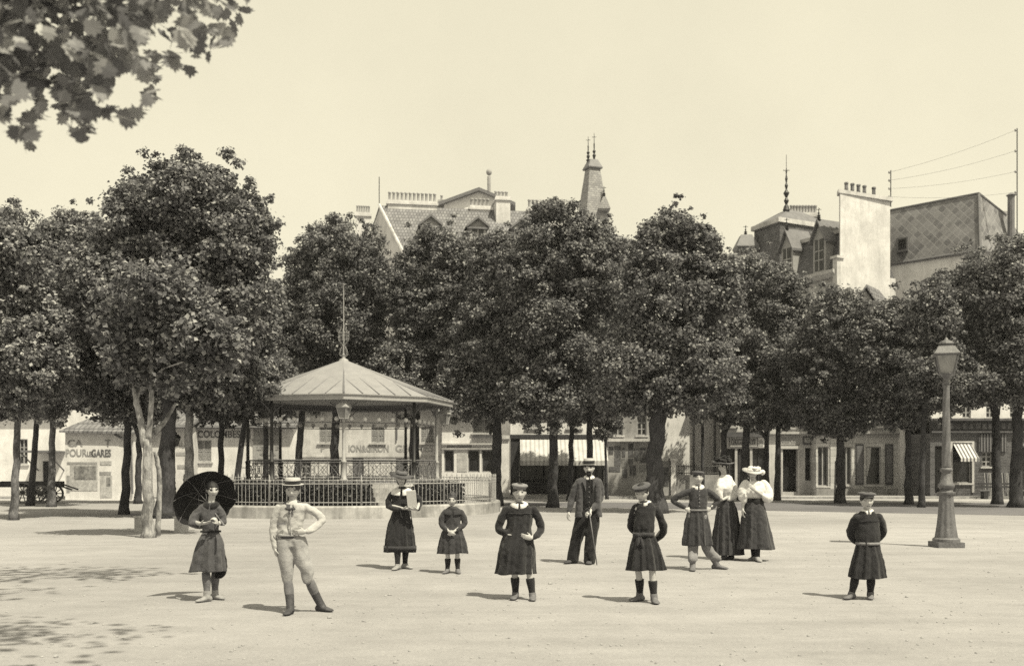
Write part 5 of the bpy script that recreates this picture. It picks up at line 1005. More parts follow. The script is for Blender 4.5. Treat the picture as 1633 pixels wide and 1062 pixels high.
def roofs_behind():
    # tall tiled house: local frame u along the front, v away, z up
    M = Matrix.Translation((X(646, 75), 75, 0)) @ Matrix.Rotation(R(9), 4, 'Z'); ze, zr = 17.5, 21.9; W = 11.5
    t = bthing('tall tiled house with three pedimented dormers and chimney rows above the trees', 720, 78)
    P = lambda u, v: tuple((M @ Vector((u, v, 0)))[:2])
    m = MB(); m.vprism([P(0, 0), P(W, 0), P(W, 9.2), P(-3.4, 9.2)], 0, ze); m.add([M @ Vector(p) for p in ((0, 0, ze), (-1.7, 4.6, zr - .05), (-3.4, 9.2, ze))], [(0, 2, 1)]); m.build('wall', 'cream', t)
    m = MB(M); e = .35; k = (zr - ze) / 4.6
    m.add([(-e * .3, -e, ze - e * k), (W, -e, ze - e * k), (W, 4.6, zr), (-1.75, 4.6, zr), (W, 9.5, ze - .3), (-3.5, 9.5, ze - .3), (-e * .3, -e, ze - e * k - .15), (W, -e, ze - e * k - .15), (-1.75, 4.6, zr - .15), (-3.5, 9.5, ze - .45)], [(0, 1, 2, 3), (3, 2, 4, 5), (0, 6, 7, 1), (0, 3, 8, 6), (3, 5, 9, 8)]); m.build('roof', 'tile', t)
    m = MB(M); m.tube([(-.1, -e, ze - e * k + .05), (-1.75, 4.6, zr + .05)], .12, 6); m.build('verge', 'stone', t)
    for u in (1.9, 5.4, 8.7):
        w = .62; z0 = ze + .7; z1 = ze + 2.15; v0 = .25; m = MB(M)
        m.add([(u - w, v0, z0 - 1), (u + w, v0, z0 - 1), (u + w, v0, z1), (u, v0, z1 + .55), (u - w, v0, z1), (u - w, 2.6, z1), (u + w, 2.6, z1), (u, 3.2, z1 + .55)], [(0, 1, 2, 3, 4), (0, 4, 5), (1, 6, 2)]); d = m.build('dormer', 'greyp', t)
        m = MB(M); m.add([(u - w - .28, v0 - .3, z1 - .12), (u, v0 - .3, z1 + .62), (u, 3.4, z1 + .62), (u - w - .28, 2.6, z1 - .12), (u + w + .28, v0 - .3, z1 - .12), (u + w + .28, 2.6, z1 - .12), (u - w - .28, v0 - .3, z1 - .28), (u, v0 - .3, z1 + .44), (u + w + .28, v0 - .3, z1 - .28)], [(0, 1, 2, 3), (1, 4, 5, 2), (0, 6, 7, 1), (1, 7, 8, 4)])
        m.box(u - w - .2, u + w + .2, v0 - .22, v0 - .01, z1 - .34, z1 - .2); m.build('pediment_roof', 'zincd', d)
        m = MB(M); m.box(u - w + .02, u - w + .2, v0 - .08, v0 - .004, z0 - .3, z1 - .34); m.box(u + w - .2, u + w - .02, v0 - .08, v0 - .004, z0 - .3, z1 - .34); m.box(u - .05, u + .05, v0 - .05, v0 - .014, z0 - .3, z1 - .34); m.build('window_frame', 'woodp', d); m = MB(M); m.box(u - w + .2, u + w - .2, v0 - .012, v0 - .002, z0 - .3, z1 - .34); m.build('pane', 'glass', d)
    chimney(t, -1.1, 2.7, 4.3, 5.0, zr - 1.2, zr + .4, 12, .7, 'cream', M); chimney(t, -3.5, -2.4, 6.5, 7.2, ze, zr - .1, 6, .6, 'cream', M, pr=.09)
    chimney(t, 5.3, 6.9, 4.4, 5.0, zr - 1.4, zr + .25, 5, .6, 'cream', M); chimney(t, 7.2, 8.3, 3.2, 5.4, zr - 2.6, zr + .75, 4, .65, 'cream', M); chimney(t, 9.9, 13.3, 4.3, 5.0, zr - 3, zr + .25, 11, .7, 'cream', M)
    m = MB(); m.tube([M @ Vector((-1.75, 4.6, zr)), M @ Vector((-1.75, 4.6, zr + 2.2))], .035, 6); m.build('lightning_rod', 'iron', t)
    Y = 96; t = bthing('pale gabled roof with a tall stove pipe far behind the tiled house', 760, Y); m = MB(); m.box(X(708, Y), X(812, Y), Y, Y + 9, 0, Z(326, Y)); m.prism([(X(708, Y), Z(326, Y)), (X(812, Y), Z(326, Y)), (X(764, Y), Z(304, Y))], Y, Y + 9); m.build('wall', 'white', t)
    m = MB(); a, b, c = (X(698, Y), Z(325, Y)), (X(764, Y), Z(301, Y)), (X(822, Y), Z(325, Y)); th = .3; m.prism([a, b, c, (c[0], c[1] - th), (b[0], b[1] - th), (a[0], a[1] - th)][::-1], Y - .5, Y + 9.3); m.build('roof', 'zincd', t)
    m = MB(); m.tube([(X(779.5, Y), Y + 1, Z(312, Y)), (X(779.5, Y), Y + 1, Z(277, Y))], .17, 10); m.ball((X(779.5, Y), Y + 1, Z(270, Y)), (.27, .27, .32), 12, 8); m.build('stove_pipe', 'greyp', t); chimney(t, X(699, Y), X(708, Y), Y + .2, Y + .9, Z(335, Y), Z(318, Y), 1, .5, 'greyp')
    # turret with slate spire
    Y = 72; cx, cy = X(945, Y), Y; t = thing('turret', 'slender slate spire with paired iron finials rising behind the middle trees', 'turret', (cx, cy, 0), 'buildings around the square'); rot = R(20)
    sq = lambda r, z, dx=0: [(cx + dx + r * 1.414 * math.cos(rot + math.pi / 4 + math.pi / 2 * k), cy + r * 1.414 * math.sin(rot + math.pi / 4 + math.pi / 2 * k), z) for k in range(4)]
    m = MB(); m.rings([sq(1.35, 0), sq(1.35, Z(383, Y))]); m.build('tower_wall', 'cream', t); m = MB(); m.rings([sq(1.85, Z(389, Y)), sq(1.9, Z(387, Y)), sq(1.0, Z(374, Y)), sq(.80, Z(345, Y)), sq(.72, Z(330, Y)), sq(.40, Z(271, Y))]); m.build('spire', 'slatel', t)
    m = MB(); m.rings([sq(.52, Z(271, Y)), sq(.54, Z(269, Y)), sq(.30, Z(257, Y)), sq(.28, Z(256, Y))]); m.build('spire_cap', 'zincd', t)
    def fin(pt, h, par=t):
        m = MB(); m.lathe(pt, [(.10, 0), (.16, h * .06), (.06, h * .1), (.13, h * .22), (.05, h * .27), (.12, h * .36), (.04, h * .42), (.05, h * .62), (.025, h * .66), (.015, h)], 10)
        for a in (0, math.pi / 2): m.tube([(pt[0] - .16 * math.cos(a), pt[1] - .16 * math.sin(a), pt[2] + h * .86), (pt[0] + .16 * math.cos(a), pt[1] + .16 * math.sin(a), pt[2] + h * .86)], .02, 5)
        return m.build('finial', 'iron', par)
    fin((X(938, Y), Y, Z(258, Y)), 1.75); fin((X(947.5, Y), Y, Z(258, Y)), 2.0)
    m = MB(); xx, yy = X(962, Y), Y - .6; m.rings([[(xx + a * .36, yy + b * .36, Z(341, Y)) for a, b in ((-1, -1), (1, -1), (1, 1), (-1, 1))], [(xx + a * .42, yy + b * .42, Z(338, Y)) for a, b in ((-1, -1), (1, -1), (1, 1), (-1, 1))], [(xx + a * .1, yy + b * .3, Z(319, Y)) for a, b in ((-1, -1), (1, -1), (1, 1), (-1, 1))]]); d = m.build('dormer', 'slatel', t); fin((xx, yy, Z(319, Y)), .8, d)
    # mansard house seen at an angle, white party wall, pavilion
    q = lambda px, Y_: Vector((X(px, Y_), Y_, 0))
    t = bthing('dark slate mansard house with pointed dormers, corner pavilion and white party wall', 1290, 63)
    A, B = q(1338, 60.2), q(1262, 63.8)                 # slope face runs from A (near) to B (far)
    u = (B - A).normalized(); n = Vector((u.y, -u.x, 0)); n = n if n.y < 0 else -n; zc, zt = Z(434, 60.2), Z(363, 60.2)
    at = lambda s, o, z: A + u * s - n * o + Vector((0, 0, z)); L = (B - A).length
    m = MB(); m.vprism([tuple(at(0, 0, 0)[:2]), tuple(at(0, 4.6, 0)[:2]), tuple(at(L + 5, 4.6, 0)[:2]), tuple(at(L + 5, 0, 0)[:2])], 0, zc); m.build('wall', 'stone', t)
    m = MB(); m.add([at(0, .1, zc), at(L, .1, zc), at(L, .85, zt), at(0, .85, zt), at(L, 2.7, zt + .5), at(0, 2.7, zt + .5), at(0, 4.5, zc), at(L, 4.5, zc)], [(0, 3, 2, 1), (3, 5, 4, 2), (0, 6, 5, 3), (5, 6, 7, 4)]); m.build('mansard_roof', 'slate', t)
    m = MB(); rs = [[at(s, o, z) for o, z in ((-.55, zc - .05), (-.6, zc + .12), (.15, zc + .2), (.15, zc - .3), (-.3, zc - .28))] for s in (-.1, L)]; m.rings(rs); rs = [[at(s, o, z) for o, z in ((-.25, zc - 1.3), (-.25, zc - 1.1), (0, zc - 1.1), (0, zc - 1.3))] for s in (-.1, L)]; m.rings(rs); rs = [[at(s, o, z) for o, z in ((.7, zt - .1), (.65, zt + .12), (1.0, zt + .14), (1.0, zt - .1))] for s in (0, L)]; m.rings(rs); m.build('cornice', 'stone', t)
    for k in range(3):
        s0 = .6 + k * 1.7; m = MB(); rs = [[at(s0 + a, o, z) for a, o in ((0, -.02), (.8, -.02), (.8, .1), (0, .1))] for z in (zc - 2.9, zc - 1.45)]; m.rings(rs); m.build('window', 'glass', t)
    m = MB(); m.rings([[at(a, o, z) for a, o in ((-.25, -.4), (.1, -.4), (.1, .1), (-.25, .1))] for z in (zc - 2, zc + .75)]); m.rings([[at(a, o, z) for a, o in ((-.35, -.5), (.2, -.5), (.2, .1), (-.35, .1))] for z in (zc + .751, zc + .9)]); m.build('corner_bracket', 'stone', t)
    for k, s0 in enumerate((1.55, 4.35)):
        w = .52; z0, z1 = zc + .22, zt - .35; m = MB()
        m.add([at(s0 - w, -.05, z0), at(s0 + w, -.05, z0), at(s0 + w, -.05, z1), at(s0, -.05, z1 + .95), at(s0 - w, -.05, z1), at(s0 - w, 1.2, z0), at(s0 + w, 1.2, z0), at(s0 + w, 1.2, z1), at(s0, 1.6, z1 + .95), at(s0 - w, 1.2, z1)], [(4, 3, 2, 1, 0), (0, 5, 9, 4), (1, 2, 7, 6)]); d = m.build('dormer', 'woodp', t)
        m = MB(); e = .16; m.rings([[at(s0 - w - e, o, z1 - .3), at(s0, o, z1 + 1.0), at(s0 + w + e, o, z1 - .3), at(s0 + w + e, o, z1 - .15), at(s0, o, z1 + 1.18), at(s0 - w - e, o, z1 - .15)] for o in (-.28, 1.7)]); m.build('dormer_roof', 'zincd', d)
        m = MB(); m.rings([[at(s0 + a, o, z) for a, o in ((-w + .16, -.075), (w - .16, -.075), (w - .16, -.06), (-w + .16, -.06))] for z in (z0 + .12, z1 - .05)]); m.build('pane', 'glass', d)
        m = MB(); m.rings([[at(s0 + a, o, z) for a, o in ((-.04, -.10), (.04, -.10), (.04, -.077), (-.04, -.077))] for z in (z0 + .12, z1 - .05)])
        for zz in (.35, .62): m.rings([[at(s0 + a, o, z0 + (z1 - z0) * zz + z) for a, o in ((-w + .16, -.095), (w - .16, -.095), (w - .16, -.077), (-w + .16, -.077))] for z in (0, .06)])
        m.build('window_frame', 'woodp', d); fp = at(s0, -.1, z1 + 1.1); fin(tuple(fp), .75, d)
    # pavilion
    C, D, E = q(1243, 66.5), q(1201, 69.2), q(1322, 68.6); zb, zp = Z(470, 66.5), Z(354, 66.5); ce = (D + E) / 2
    ins = lambda p, f: tuple((ce + (p - ce) * f)[:2]); fo = D + E - C
    m = MB(); ring4 = [C, E, fo, D]; m.vprism([ins(p, 1.02) for p in ring4], 0, zb); m.build('pavilion_wall', 'stone', t)
    m = MB(); m.vprism([ins(p, 1.0) for p in ring4], zb, zp, [ins(p, .97) for p in ring4]); m.build('pavilion_slope', 'slate', t)
    m = MB(); m.vprism([ins(p, 1.06) for p in ring4], zp, zp + .3); m.build('pavilion_cornice', 'stone', t); m = MB(); m.vprism([ins(p, 1.02) for p in ring4], zb - .4, zb + .02); m.build('pavilion_cornice', 'stone', t)
    m = MB(); m.vprism([ins(p, 1.03) for p in ring4], zp + .301, Z(333, 68), [ins(p, .28) for p in ring4]); m.build('pavilion_roof', 'zincd', t); 
    m = MB(); m.lathe((X(1254, 68), 68, Z(336, 68)), [(.24, 0), (.15, .3), (.07, .4), (.17, .65), (.06, .85), (.2, 1.15), (.05, 1.4), (.11, 1.65), (.04, 1.85), (.09, 2.1), (.03, 2.4), (.06, 2.6), (.02, 2.8), (.015, 3.7)], 12); m.tube([(X(1249, 68), 68, Z(272, 68)), (X(1259, 68), 68, Z(272, 68))], .03, 5); m.build('finial', 'iron', t)
    m = MB(); c_ = q(1189, 69); m.rings([[(c_.x + a * r, c_.y + b * r, z) for a, b in ((-1, -1), (1, -1), (1, 1), (-1, 1))] for r, z in ((.55, Z(405, 69)), (.75, Z(396, 69)), (.72, Z(394, 69)), (.35, Z(376, 69)))]); d = m.build('corner_turret', 'zincd', t); fin((c_.x, c_.y, Z(376, 69)), .7, d)
    chimney(t, X(1266, 69), X(1309, 69), 69.5, 70.4, Z(365, 69), Z(336, 69), 9, .6, 'stone')
    m = MB(); WA, WB = q(1340, 59.9), q(1419.5, 61.8); wn = Vector((WB.y - WA.y, -(WB.x - WA.x), 0)).normalized(); bk = Vector((.2, 1, 0)) * .55
    m.vprism([tuple(WA[:2]), tuple(WB[:2]), tuple((WB + bk)[:2]), tuple((WA + bk)[:2])], 0, Z(309, 60)); pw = m.build('party_wall', 'pwall', t)
    m = MB(); m.vprism([tuple((WA + Vector((-.15, -.12, 0)))[:2]), tuple((WB + Vector((.15, -.1, 0)))[:2]), tuple((WB + bk + Vector((.1, .1, 0)))[:2]), tuple((WA + bk + Vector((-.1, .1, 0)))[:2])], Z(309, 60) + .002, Z(309, 60) + .22); m.build('coping', 'stone', t)
    for k, f in enumerate((.13, .25, .37, .49, .68)): p = WA.lerp(WB, f) + bk * .5; m = MB(); m.lathe((p.x, p.y, Z(309, 60) + .22), [(.13, 0), (.11, .1), (.1, .42), (.13, .46), (.12, .55), (.08, .55)], 10); m.build('chimney_pot', 'tile', t)
    # slate roofed building
    t = bthing('white building under a steep hipped roof of diamond slates', 1500, 62)
    A, B, E = q(1560, 60), q(1421, 63.9), q(1655, 63.5); B = A + (B - A) * 1.5; ze, zr = Z(397, 60), Z(304, 60); bk = (E - A); fo = B + bk
    m = MB(); m.vprism([tuple(p[:2]) for p in (A, E, fo, B)], 0, ze); m.build('wall', 'white', t)
    up = lambda p, z: Vector((p.x, p.y, z)); out = (A - (B + E) / 2).normalized() * .25
    A2 = A + bk * .12 + (B - A) * .05; B2 = B + bk * .12; E2 = A2 + bk * .45; zE = zr - 2.2
    m = MB(); m.add([up(A + out, ze - .1), up(B, ze - .1), up(B2, zr), up(A2, zr), up(E + out, ze - .1), up(E2, zr - .9), up(fo, ze), up(B2 + bk * .5, zr)], [(0, 3, 2, 1), (3, 5, 7, 2), (1, 2, 7, 6)]); m.build('roof', 'dia', t); m = MB(); m.add([up(A + out, ze - .1), up(A2, zr), up(E + out, ze - .1), up(E2, zr - .9), up(fo, ze), up(B2 + bk * .5, zr)], [(0, 2, 3, 1), (2, 4, 5, 3)]); m.build('hip_roof', 'dia2', t)
    m = MB(); m.tube([up(A + out, ze - .05), up(A2, zr + .03)], .09, 6); m.tube([up(A2, zr + .03), up(B2, zr + .03)], .07, 6); m.tube([up(A2, zr + .03), up(E2, zr - .87)], .07, 6); m.build('hip_flashing', 'zincd', t); m = MB(); m.tube([up(A + out * 1.2, ze - .15), up(B, ze - .15)], .09, 8); m.tube([up(A + out * 1.2, ze - .15), up(E + out, ze - .15)], .09, 8); m.build('gutter', 'zincd', t)
    s = B.lerp(A, .36); m = MB(); z0 = Z(404, 63.5); pts = [s + Vector((-.1, -.55, 0)), s + (A - B).normalized() * .75 + Vector((-.1, -.55, 0))]; m.rings([[up(pts[0], z), up(pts[1], z), up(pts[1] + Vector((.4, .9, 0)), z), up(pts[0] + Vector((.4, .9, 0)), z)] for z in (z0, z0 + .85)]); d = m.build('skylight', 'ironm', t)
    m = MB(); p0, p1 = pts[0] + Vector((.03, -.02, 0)), pts[1] + Vector((-.05, -.02, 0)); m.rings([[up(p0.lerp(p1, .12), z), up(p0.lerp(p1, .88), z), up(p0.lerp(p1, .88) + Vector((0, .03, 0)), z), up(p0.lerp(p1, .12) + Vector((0, .03, 0)), z)] for z in (z0 + .1, z0 + .75)]); m.build('pane', 'glass', d)
    Y = 61.5; m = MB(); m.tube([(X(1612.5, Y), Y, Z(395, Y)), (X(1612.5, Y), Y, Z(313, Y))], .20, 10); m.lathe((X(1612.5, Y), Y, Z(313, Y)), [(.24, 0), (.3, .05), (.06, .2)], 10); m.build('stove_pipe', 'zincd', t)
    m = MB(); m.box(X(1600, Y), X(1626, Y), Y + 1, Y + 2, Z(420, Y), Z(330, Y)); m.build('chimney_stack', 'greyp', t)
    # small gable house
    Y = 59.6; t = thing('gable_house', 'small tiled gable in front of the white party wall', 'building', (X(1400, Y), Y, 8.7), 'buildings around the square'); pk = (X(1379, Y), Z(459, Y)); m = MB(); m.prism([(X(1362, Y), 8.7), (X(1397, Y), 8.7), (X(1397, Y), Z(486, Y)), (pk[0], pk[1] - .1), (X(1362, Y), Z(486, Y))], Y, Y + 2.4); m.build('wall', 'greyp', t)
    m = MB(); e = .25; sh = Vector((1.9, 2.6, 0)); a, b, c = Vector((X(1360, Y), Y - e, Z(489, Y))), Vector((pk[0], Y - e, pk[1])), Vector((X(1399, Y), Y - e, Z(489, Y))); m.rings([[a + o, b + o, c + o, c + o + Vector((0, 0, .15)), b + o + Vector((0, 0, .17)), a + o + Vector((0, 0, .15))] for o in (Vector(), sh)]); m.build('roof', 'tile', t)
    Y = 68; t = bthing('low grey house with a small chimney below the diamond slate roof', 1448, Y); m = MB(); m.box(X(1426, Y), X(1470, Y), Y, Y + 3, 0, Z(480, Y)); m.build('wall', 'greyp', t); gable_roof(t, X(1426, Y), X(1470, Y), Y, Y + 1.5, Z(480, Y), Z(474, Y), 'slate'); chimney(t, X(1436, Y), X(1456, Y), Y + .2, Y + .7, Z(482, Y), Z(462, Y), 4, .35, 'greyp')
    # roof poles and wires
    Yp = 62.5; ends = []
    for lab, px, Yq, p0, p1 in (('thin pole with insulators on top of the white party wall', 1420.5, 62.2, 330, 272), ('tall thin wire pole beside the stove pipe', 1622, 59.5, 396, 205)):
        tt = thing('wire_pole', lab, 'pole', (X(px, Yq), Yq, Z(p0, Yq)), 'poles carrying wires over the roofs'); m = MB(); m.tube([(X(px, Yq), Yq, Z(p0, Yq)), (X(px, Yq), Yq, Z(p1, Yq))], .032, 8); m.build('pole_shaft', 'iron', tt); m = MB(); pts = []
        for k in range(4):
            z = Z(p1 + 3 + k * (13 if px < 1500 else 33), Yq); m.ball((X(px, Yq) - .09, Yq, z), (.07, .07, .09), 8, 6); pts.append(Vector((X(px, Yq) - .09, Yq, z)))
        m.build('insulators', 'ironp', tt); ends.append(pts)
    for k in range(4):
        a, b = ends[0][k], ends[1][k]; m = MB(); m.tube([a.lerp(b, i / 12) - Vector((0, 0, .5 * 4 * (i / 12) * (1 - i / 12) * .35)) for i in range(13)], .008, 4); o = m.build('wire', 'steel', None)
        tag(o, 'thin telegraph wire strung between the two roof poles', 'wire', 'wires over the roofs')
low_houses(); shops(); roofs_behind()
# ------------------------------------------------------------------ trees
def limb(m, path, r0, r1, n=9, seed=0, steps=14):
    Q = catmull([tuple(p) for p in path], steps); rr = random.Random(seed); pts = []
    for i, q in enumerate(Q): pts.append(Vector(q) + Vector((noise.noise(Vector((i * .5, seed, 1))), noise.noise(Vector((i * .5, seed, 9))), 0)) * r0 * .35 * (0 if i == 0 else 1))
    m.tube(pts, [r0 + (r1 - r0) * (i / (steps - 1)) ** .9 + r0 * (.45 * math.exp(-i * 1.1) if seed >= 0 else 0) for i in range(steps)], n)
def tree(label, base, top, wpx, crown, bark='bark', leaf='leaf', dens=1.0, lsz=.118, extra=(), Y=None, seed=0, group='plane trees on the square', bend=0, limbs=True, name='plane_tree'):
    px, py = base; Y = Y or GY(py); rr = random.Random(seed * 77 + 5); rn = np.random.default_rng(seed * 13 + 1); t = thing(name, label, 'tree', (X(px, Y), Y, 0), group)
    W = lambda x, y, d=0: Vector((X(x, Y), Y + d, Z(y, Y))); r = wpx / F * Y / 2; m = MB(); b0 = Vector((X(px, Y), Y, -.05)); tp = W(*top)
    limb(m, [b0, b0.lerp(tp, .5) + Vector((bend, 0, 0)), tp], r, r * .72, 12, seed)
    E = [(W(cx, cy, rr.uniform(-.25, .25) * rx / F * Y), rx / F * Y, ry / F * Y) for cx, cy, rx, ry in crown]
    if limbs:
        for c, a, b in E:
            limb(m, [tp - Vector((0, 0, .15)), tp.lerp(c, .45) + Vector((rr.uniform(-.3, .3), rr.uniform(-.3, .3), .2)), c], r * .62, r * .2, 8, seed + 3)
            for k in range(5):
                th = rr.uniform(0, 6.28); e = c + Vector((math.cos(th) * a * .8, math.sin(th) * a * .8, rr.uniform(-.4, .8) * b)); limb(m, [tp.lerp(c, rr.uniform(.3, .9)), (tp.lerp(c, .7) + e) / 2 + Vector((0, 0, .25)), e], r * .28, .02, 6, seed + k, 9)
    for path, w0, w1 in extra: limb(m, [W(*p) for p in path], w0 / F * Y / 2, w1 / F * Y / 2, 9, -1 - seed)
    m.build('trunk', bark, t, True)
    Ps, Ns, Ts = [], [], []
    for c, a, b in E:
        cr = min(.62, max(.30, .25 * min(a, b))); a, b = max(a - cr * .42, a * .6), max(b - cr * .42, b * .6); ar = 4 * math.pi * ((a * b) ** 1.6 * 2 / 3 + a ** 3.2 / 3) ** (1 / 1.6)
        nc = max(6, int(ar / (cr * cr) * .75)); d = unit(rn.normal(size=(nc, 3))); u = rn.uniform(0, 1, nc); q = np.where(u < .52, rn.uniform(.8, 1.02, nc), np.where(u < .86, rn.uniform(1.0, 1.36, nc), rn.uniform(.2, .75, nc)))
        lump = np.array([1 + .22 * noise.noise(Vector(v) * 2.1 + Vector((seed * 3.7, a, b))) for v in d])
        cc = np.array(c) + d * (q * lump)[:, None] * np.array([a, a * .95, b]); crs = cr * np.where(q > 1.03, rn.uniform(.22, .6, nc), rn.uniform(.55, 1.2, nc))
        nl = (crs ** 2 / (lsz ** 2) * 22 * dens).astype(int) + 6; I = np.repeat(np.arange(nc), nl); n = len(I)
        o = unit(rn.normal(size=(n, 3))); o[:, 2] = np.where(rn.uniform(0, 1, n) < .3, np.abs(o[:, 2]), o[:, 2]); rad = rn.uniform(.1, 1, n) ** .5 * rn.uniform(.6, 1.45, n)
        P = cc[I] + o * (rad * crs[I])[:, None] * np.array([1.15, 1.15, .85]); N = unit(o * .5 + d[I] * .3 + np.array([0, 0, .55]) + rn.normal(size=(n, 3)) * .75)
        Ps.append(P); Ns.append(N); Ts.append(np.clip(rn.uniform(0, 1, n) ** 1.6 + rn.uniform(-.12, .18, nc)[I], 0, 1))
    P, N, T = np.concatenate(Ps), np.concatenate(Ns), np.concatenate(Ts); P[:, 2] = np.maximum(P[:, 2], 1.9)
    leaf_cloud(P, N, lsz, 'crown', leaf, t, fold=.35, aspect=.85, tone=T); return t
def trees():
    T = tree; s = 1
    spec = [
     # label, base, trunk top, trunk width, crown ellipsoids, options
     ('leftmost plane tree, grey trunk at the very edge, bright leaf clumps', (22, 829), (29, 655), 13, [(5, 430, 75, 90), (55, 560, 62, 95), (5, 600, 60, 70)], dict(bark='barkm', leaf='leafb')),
     ('dark leaning trunk rising just behind the hand cart', (48, 806), (60, 660), 11, [(60, 450, 80, 95), (50, 610, 60, 60)], {}),
     ('slim whitish trunk between the cart and the lettered wall', (82, 808), (84, 660), 12, [(110, 425, 70, 85), (105, 610, 60, 65)], dict(bark='barkm')),
     ('straight dark trunk standing before the end of the lettered house', (198, 820), (206, 640), 14, [(165, 430, 62, 80), (165, 580, 70, 90), (205, 600, 50, 70)], {}),
     ('slim dark trunk almost hidden by the forked pale tree', (220, 803), (222, 690), 11, [(225, 610, 60, 70), (160, 520, 60, 80)], {}),
     ('tallest broad crowned plane tree with a thick rough trunk behind the bench', (263, 826), (270, 630), 28, [(305, 330, 82, 75), (398, 375, 46, 62), (350, 390, 76, 90), (225, 375, 82, 82), (285, 480, 110, 85), (375, 490, 66, 85), (190, 470, 70, 90), (300, 590, 80, 60)], dict(lsz=.125)),
     ('mottled pale trunk forking low, beside the parasol', (302, 822), (301, 640), 16, [(350, 620, 60, 48), (330, 560, 70, 60), (402, 606, 44, 32)], dict(bark='barkp', extra=(([(301, 660), (300, 610), (303, 585)], 13, 8), ([(302, 630, -.3), (340, 600, -.6), (372, 572, -.9)], 6, 2)))),
     ('dark trunk rising just above the top of the parasol', (352, 817), (353, 660), 11, [(395, 570, 50, 90), (350, 620, 60, 60)], {}),
     ('slim leaning trunk left of the bandstand posts', (372, 808), (392, 655), 11, [(415, 500, 38, 75), (420, 600, 48, 60)], {}),
     ('thin dark trunk seen through the bandstand, leftmost of four', (424, 800), (424, 660), 10, [(450, 540, 48, 80), (430, 610, 50, 60)], {}),
     ('leaning dark trunk seen through the bandstand, second of four', (470, 800), (484, 640), 13, [(500, 450, 48, 70), (490, 560, 60, 90), (560, 440, 62, 75)], {}),
     ('dark trunk seen behind the front lantern post of the bandstand', (532, 800), (536, 640), 16, [(540, 412, 58, 62), (545, 520, 70, 80), (596, 462, 36, 52), (580, 590, 60, 60)], {}),
     ('thick dark trunk seen through the bandstand beside its far right post', (660, 802), (662, 640), 19, [(642, 466, 36, 55), (697, 418, 48, 62), (740, 432, 44, 50), (680, 520, 60, 85), (650, 600, 60, 60), (745, 500, 60, 90)], {}),
     ('straight dark trunk at the end of the bandstand railing', (791, 806), (793, 650), 19, [(792, 436, 46, 70), (800, 530, 75, 90), (745, 620, 55, 60), (820, 620, 60, 58)], {}),
     ('plane tree with flared roots standing before the striped awning', (881, 809), (884, 645), 17, [(885, 390, 62, 66), (845, 442, 50, 70), (935, 420, 55, 75), (900, 530, 90, 95), (870, 630, 65, 58)], {}),
     ('slim dark trunk just right of the flared trunk by the awning', (909, 798), (912, 670), 10, [(945, 540, 70, 80), (925, 630, 50, 50)], {}),
     ('thin trunk with a pale scar straight above the man in the boater', (941, 800), (940, 640), 12, [(990, 455, 50, 68), (960, 600, 70, 70)], dict(bark='bark')),
     ('thin sapling at the corner of the poster wall', (968, 796), (965, 690), 5, [(968, 672, 24, 28)], dict(limbs=False)),
     ('massive curved trunk behind the boy in the flat cap', (1046, 818), (1052, 650), 31, [(1068, 395, 48, 64), (1112, 408, 40, 60), (1150, 455, 40, 52), (1035, 440, 40, 65), (1080, 500, 88, 90), (1025, 590, 80, 78), (1105, 600, 78, 66)], dict(extra=(([(1048, 690), (1062, 600), (1062, 520)], 26, 12),), bend=-.12)),
     ('pollarded sapling with upright twigs before the white gate post', (1080, 783), (1080, 735), 10, [(1078, 700, 14, 20)], dict(limbs=False, dens=.35, extra=(([(1079, 740), (1074, 700), (1073, 665)], 5, 3), ([(1081, 740), (1088, 700), (1091, 665)], 5, 3), ([(1080, 738), (1082, 690)], 4, 2)))),
     ('very thin straight trunk before the white party wall', (1121, 792), (1120, 650), 6, [(1120, 615, 50, 50)], {}),
     ('dark forking trunk behind the woman in the flowered hat', (1152, 797), (1155, 680), 12, [(1165, 470, 45, 60), (1165, 560, 70, 75), (1150, 635, 55, 42)], dict(extra=(([(1156, 690), (1166, 674), (1175, 660)], 6, 4),))),
     ('dark trunk between the two women in white blouses', (1184, 798), (1192, 660), 14, [(1205, 448, 44, 50), (1240, 475, 44, 56), (1285, 515, 40, 46), (1215, 550, 66, 80), (1200, 640, 50, 45)], {}),
     ('slim trunk behind the white hat leaning to a side branch', (1222, 797), (1223, 670), 9, [(1250, 590, 50, 70), (1230, 650, 48, 36)], dict(extra=(([(1222, 700), (1208, 680), (1198, 668)], 6, 5),))),
     ('slim dark trunk beside the tall shop doorway', (1239, 798), (1241, 680), 10, [(1272, 545, 48, 72), (1258, 645, 40, 38)], {}),
     ('trunk with a white stake before the grey shuttered house', (1340, 802), (1340, 680), 15, [(1335, 525, 52, 62), (1300, 580, 50, 70), (1370, 590, 50, 65), (1335, 655, 62, 42)], {}),
     ('dark trunk beside the pale corner pier', (1449, 804), (1448, 670), 12, [(1440, 522, 50, 54), (1392, 545, 46, 62), (1410, 580, 50, 65), (1465, 590, 50, 65), (1435, 650, 45, 36)], {}),
     ('slim bent trunk left of the tall gas lamp', (1469, 809), (1474, 660), 10, [(1492, 500, 40, 60), (1500, 600, 52, 60)], {}),
     ('dark trunk in front of the folding boards at the cafe', (1590, 804), (1588, 655), 15, [(1560, 475, 60, 76), (1545, 570, 60, 72), (1600, 560, 60, 80)], {}),
     ('thick dark trunk at the right edge by the cafe', (1619, 809), (1624, 640), 20, [(1625, 465, 70, 88), (1640, 570, 70, 90), (1575, 610, 60, 40)], {}),
    ]
    for lab, b, tp, w, cr, kw in spec: T(lab, b, tp, w, cr, seed=s, **kw); s += 1
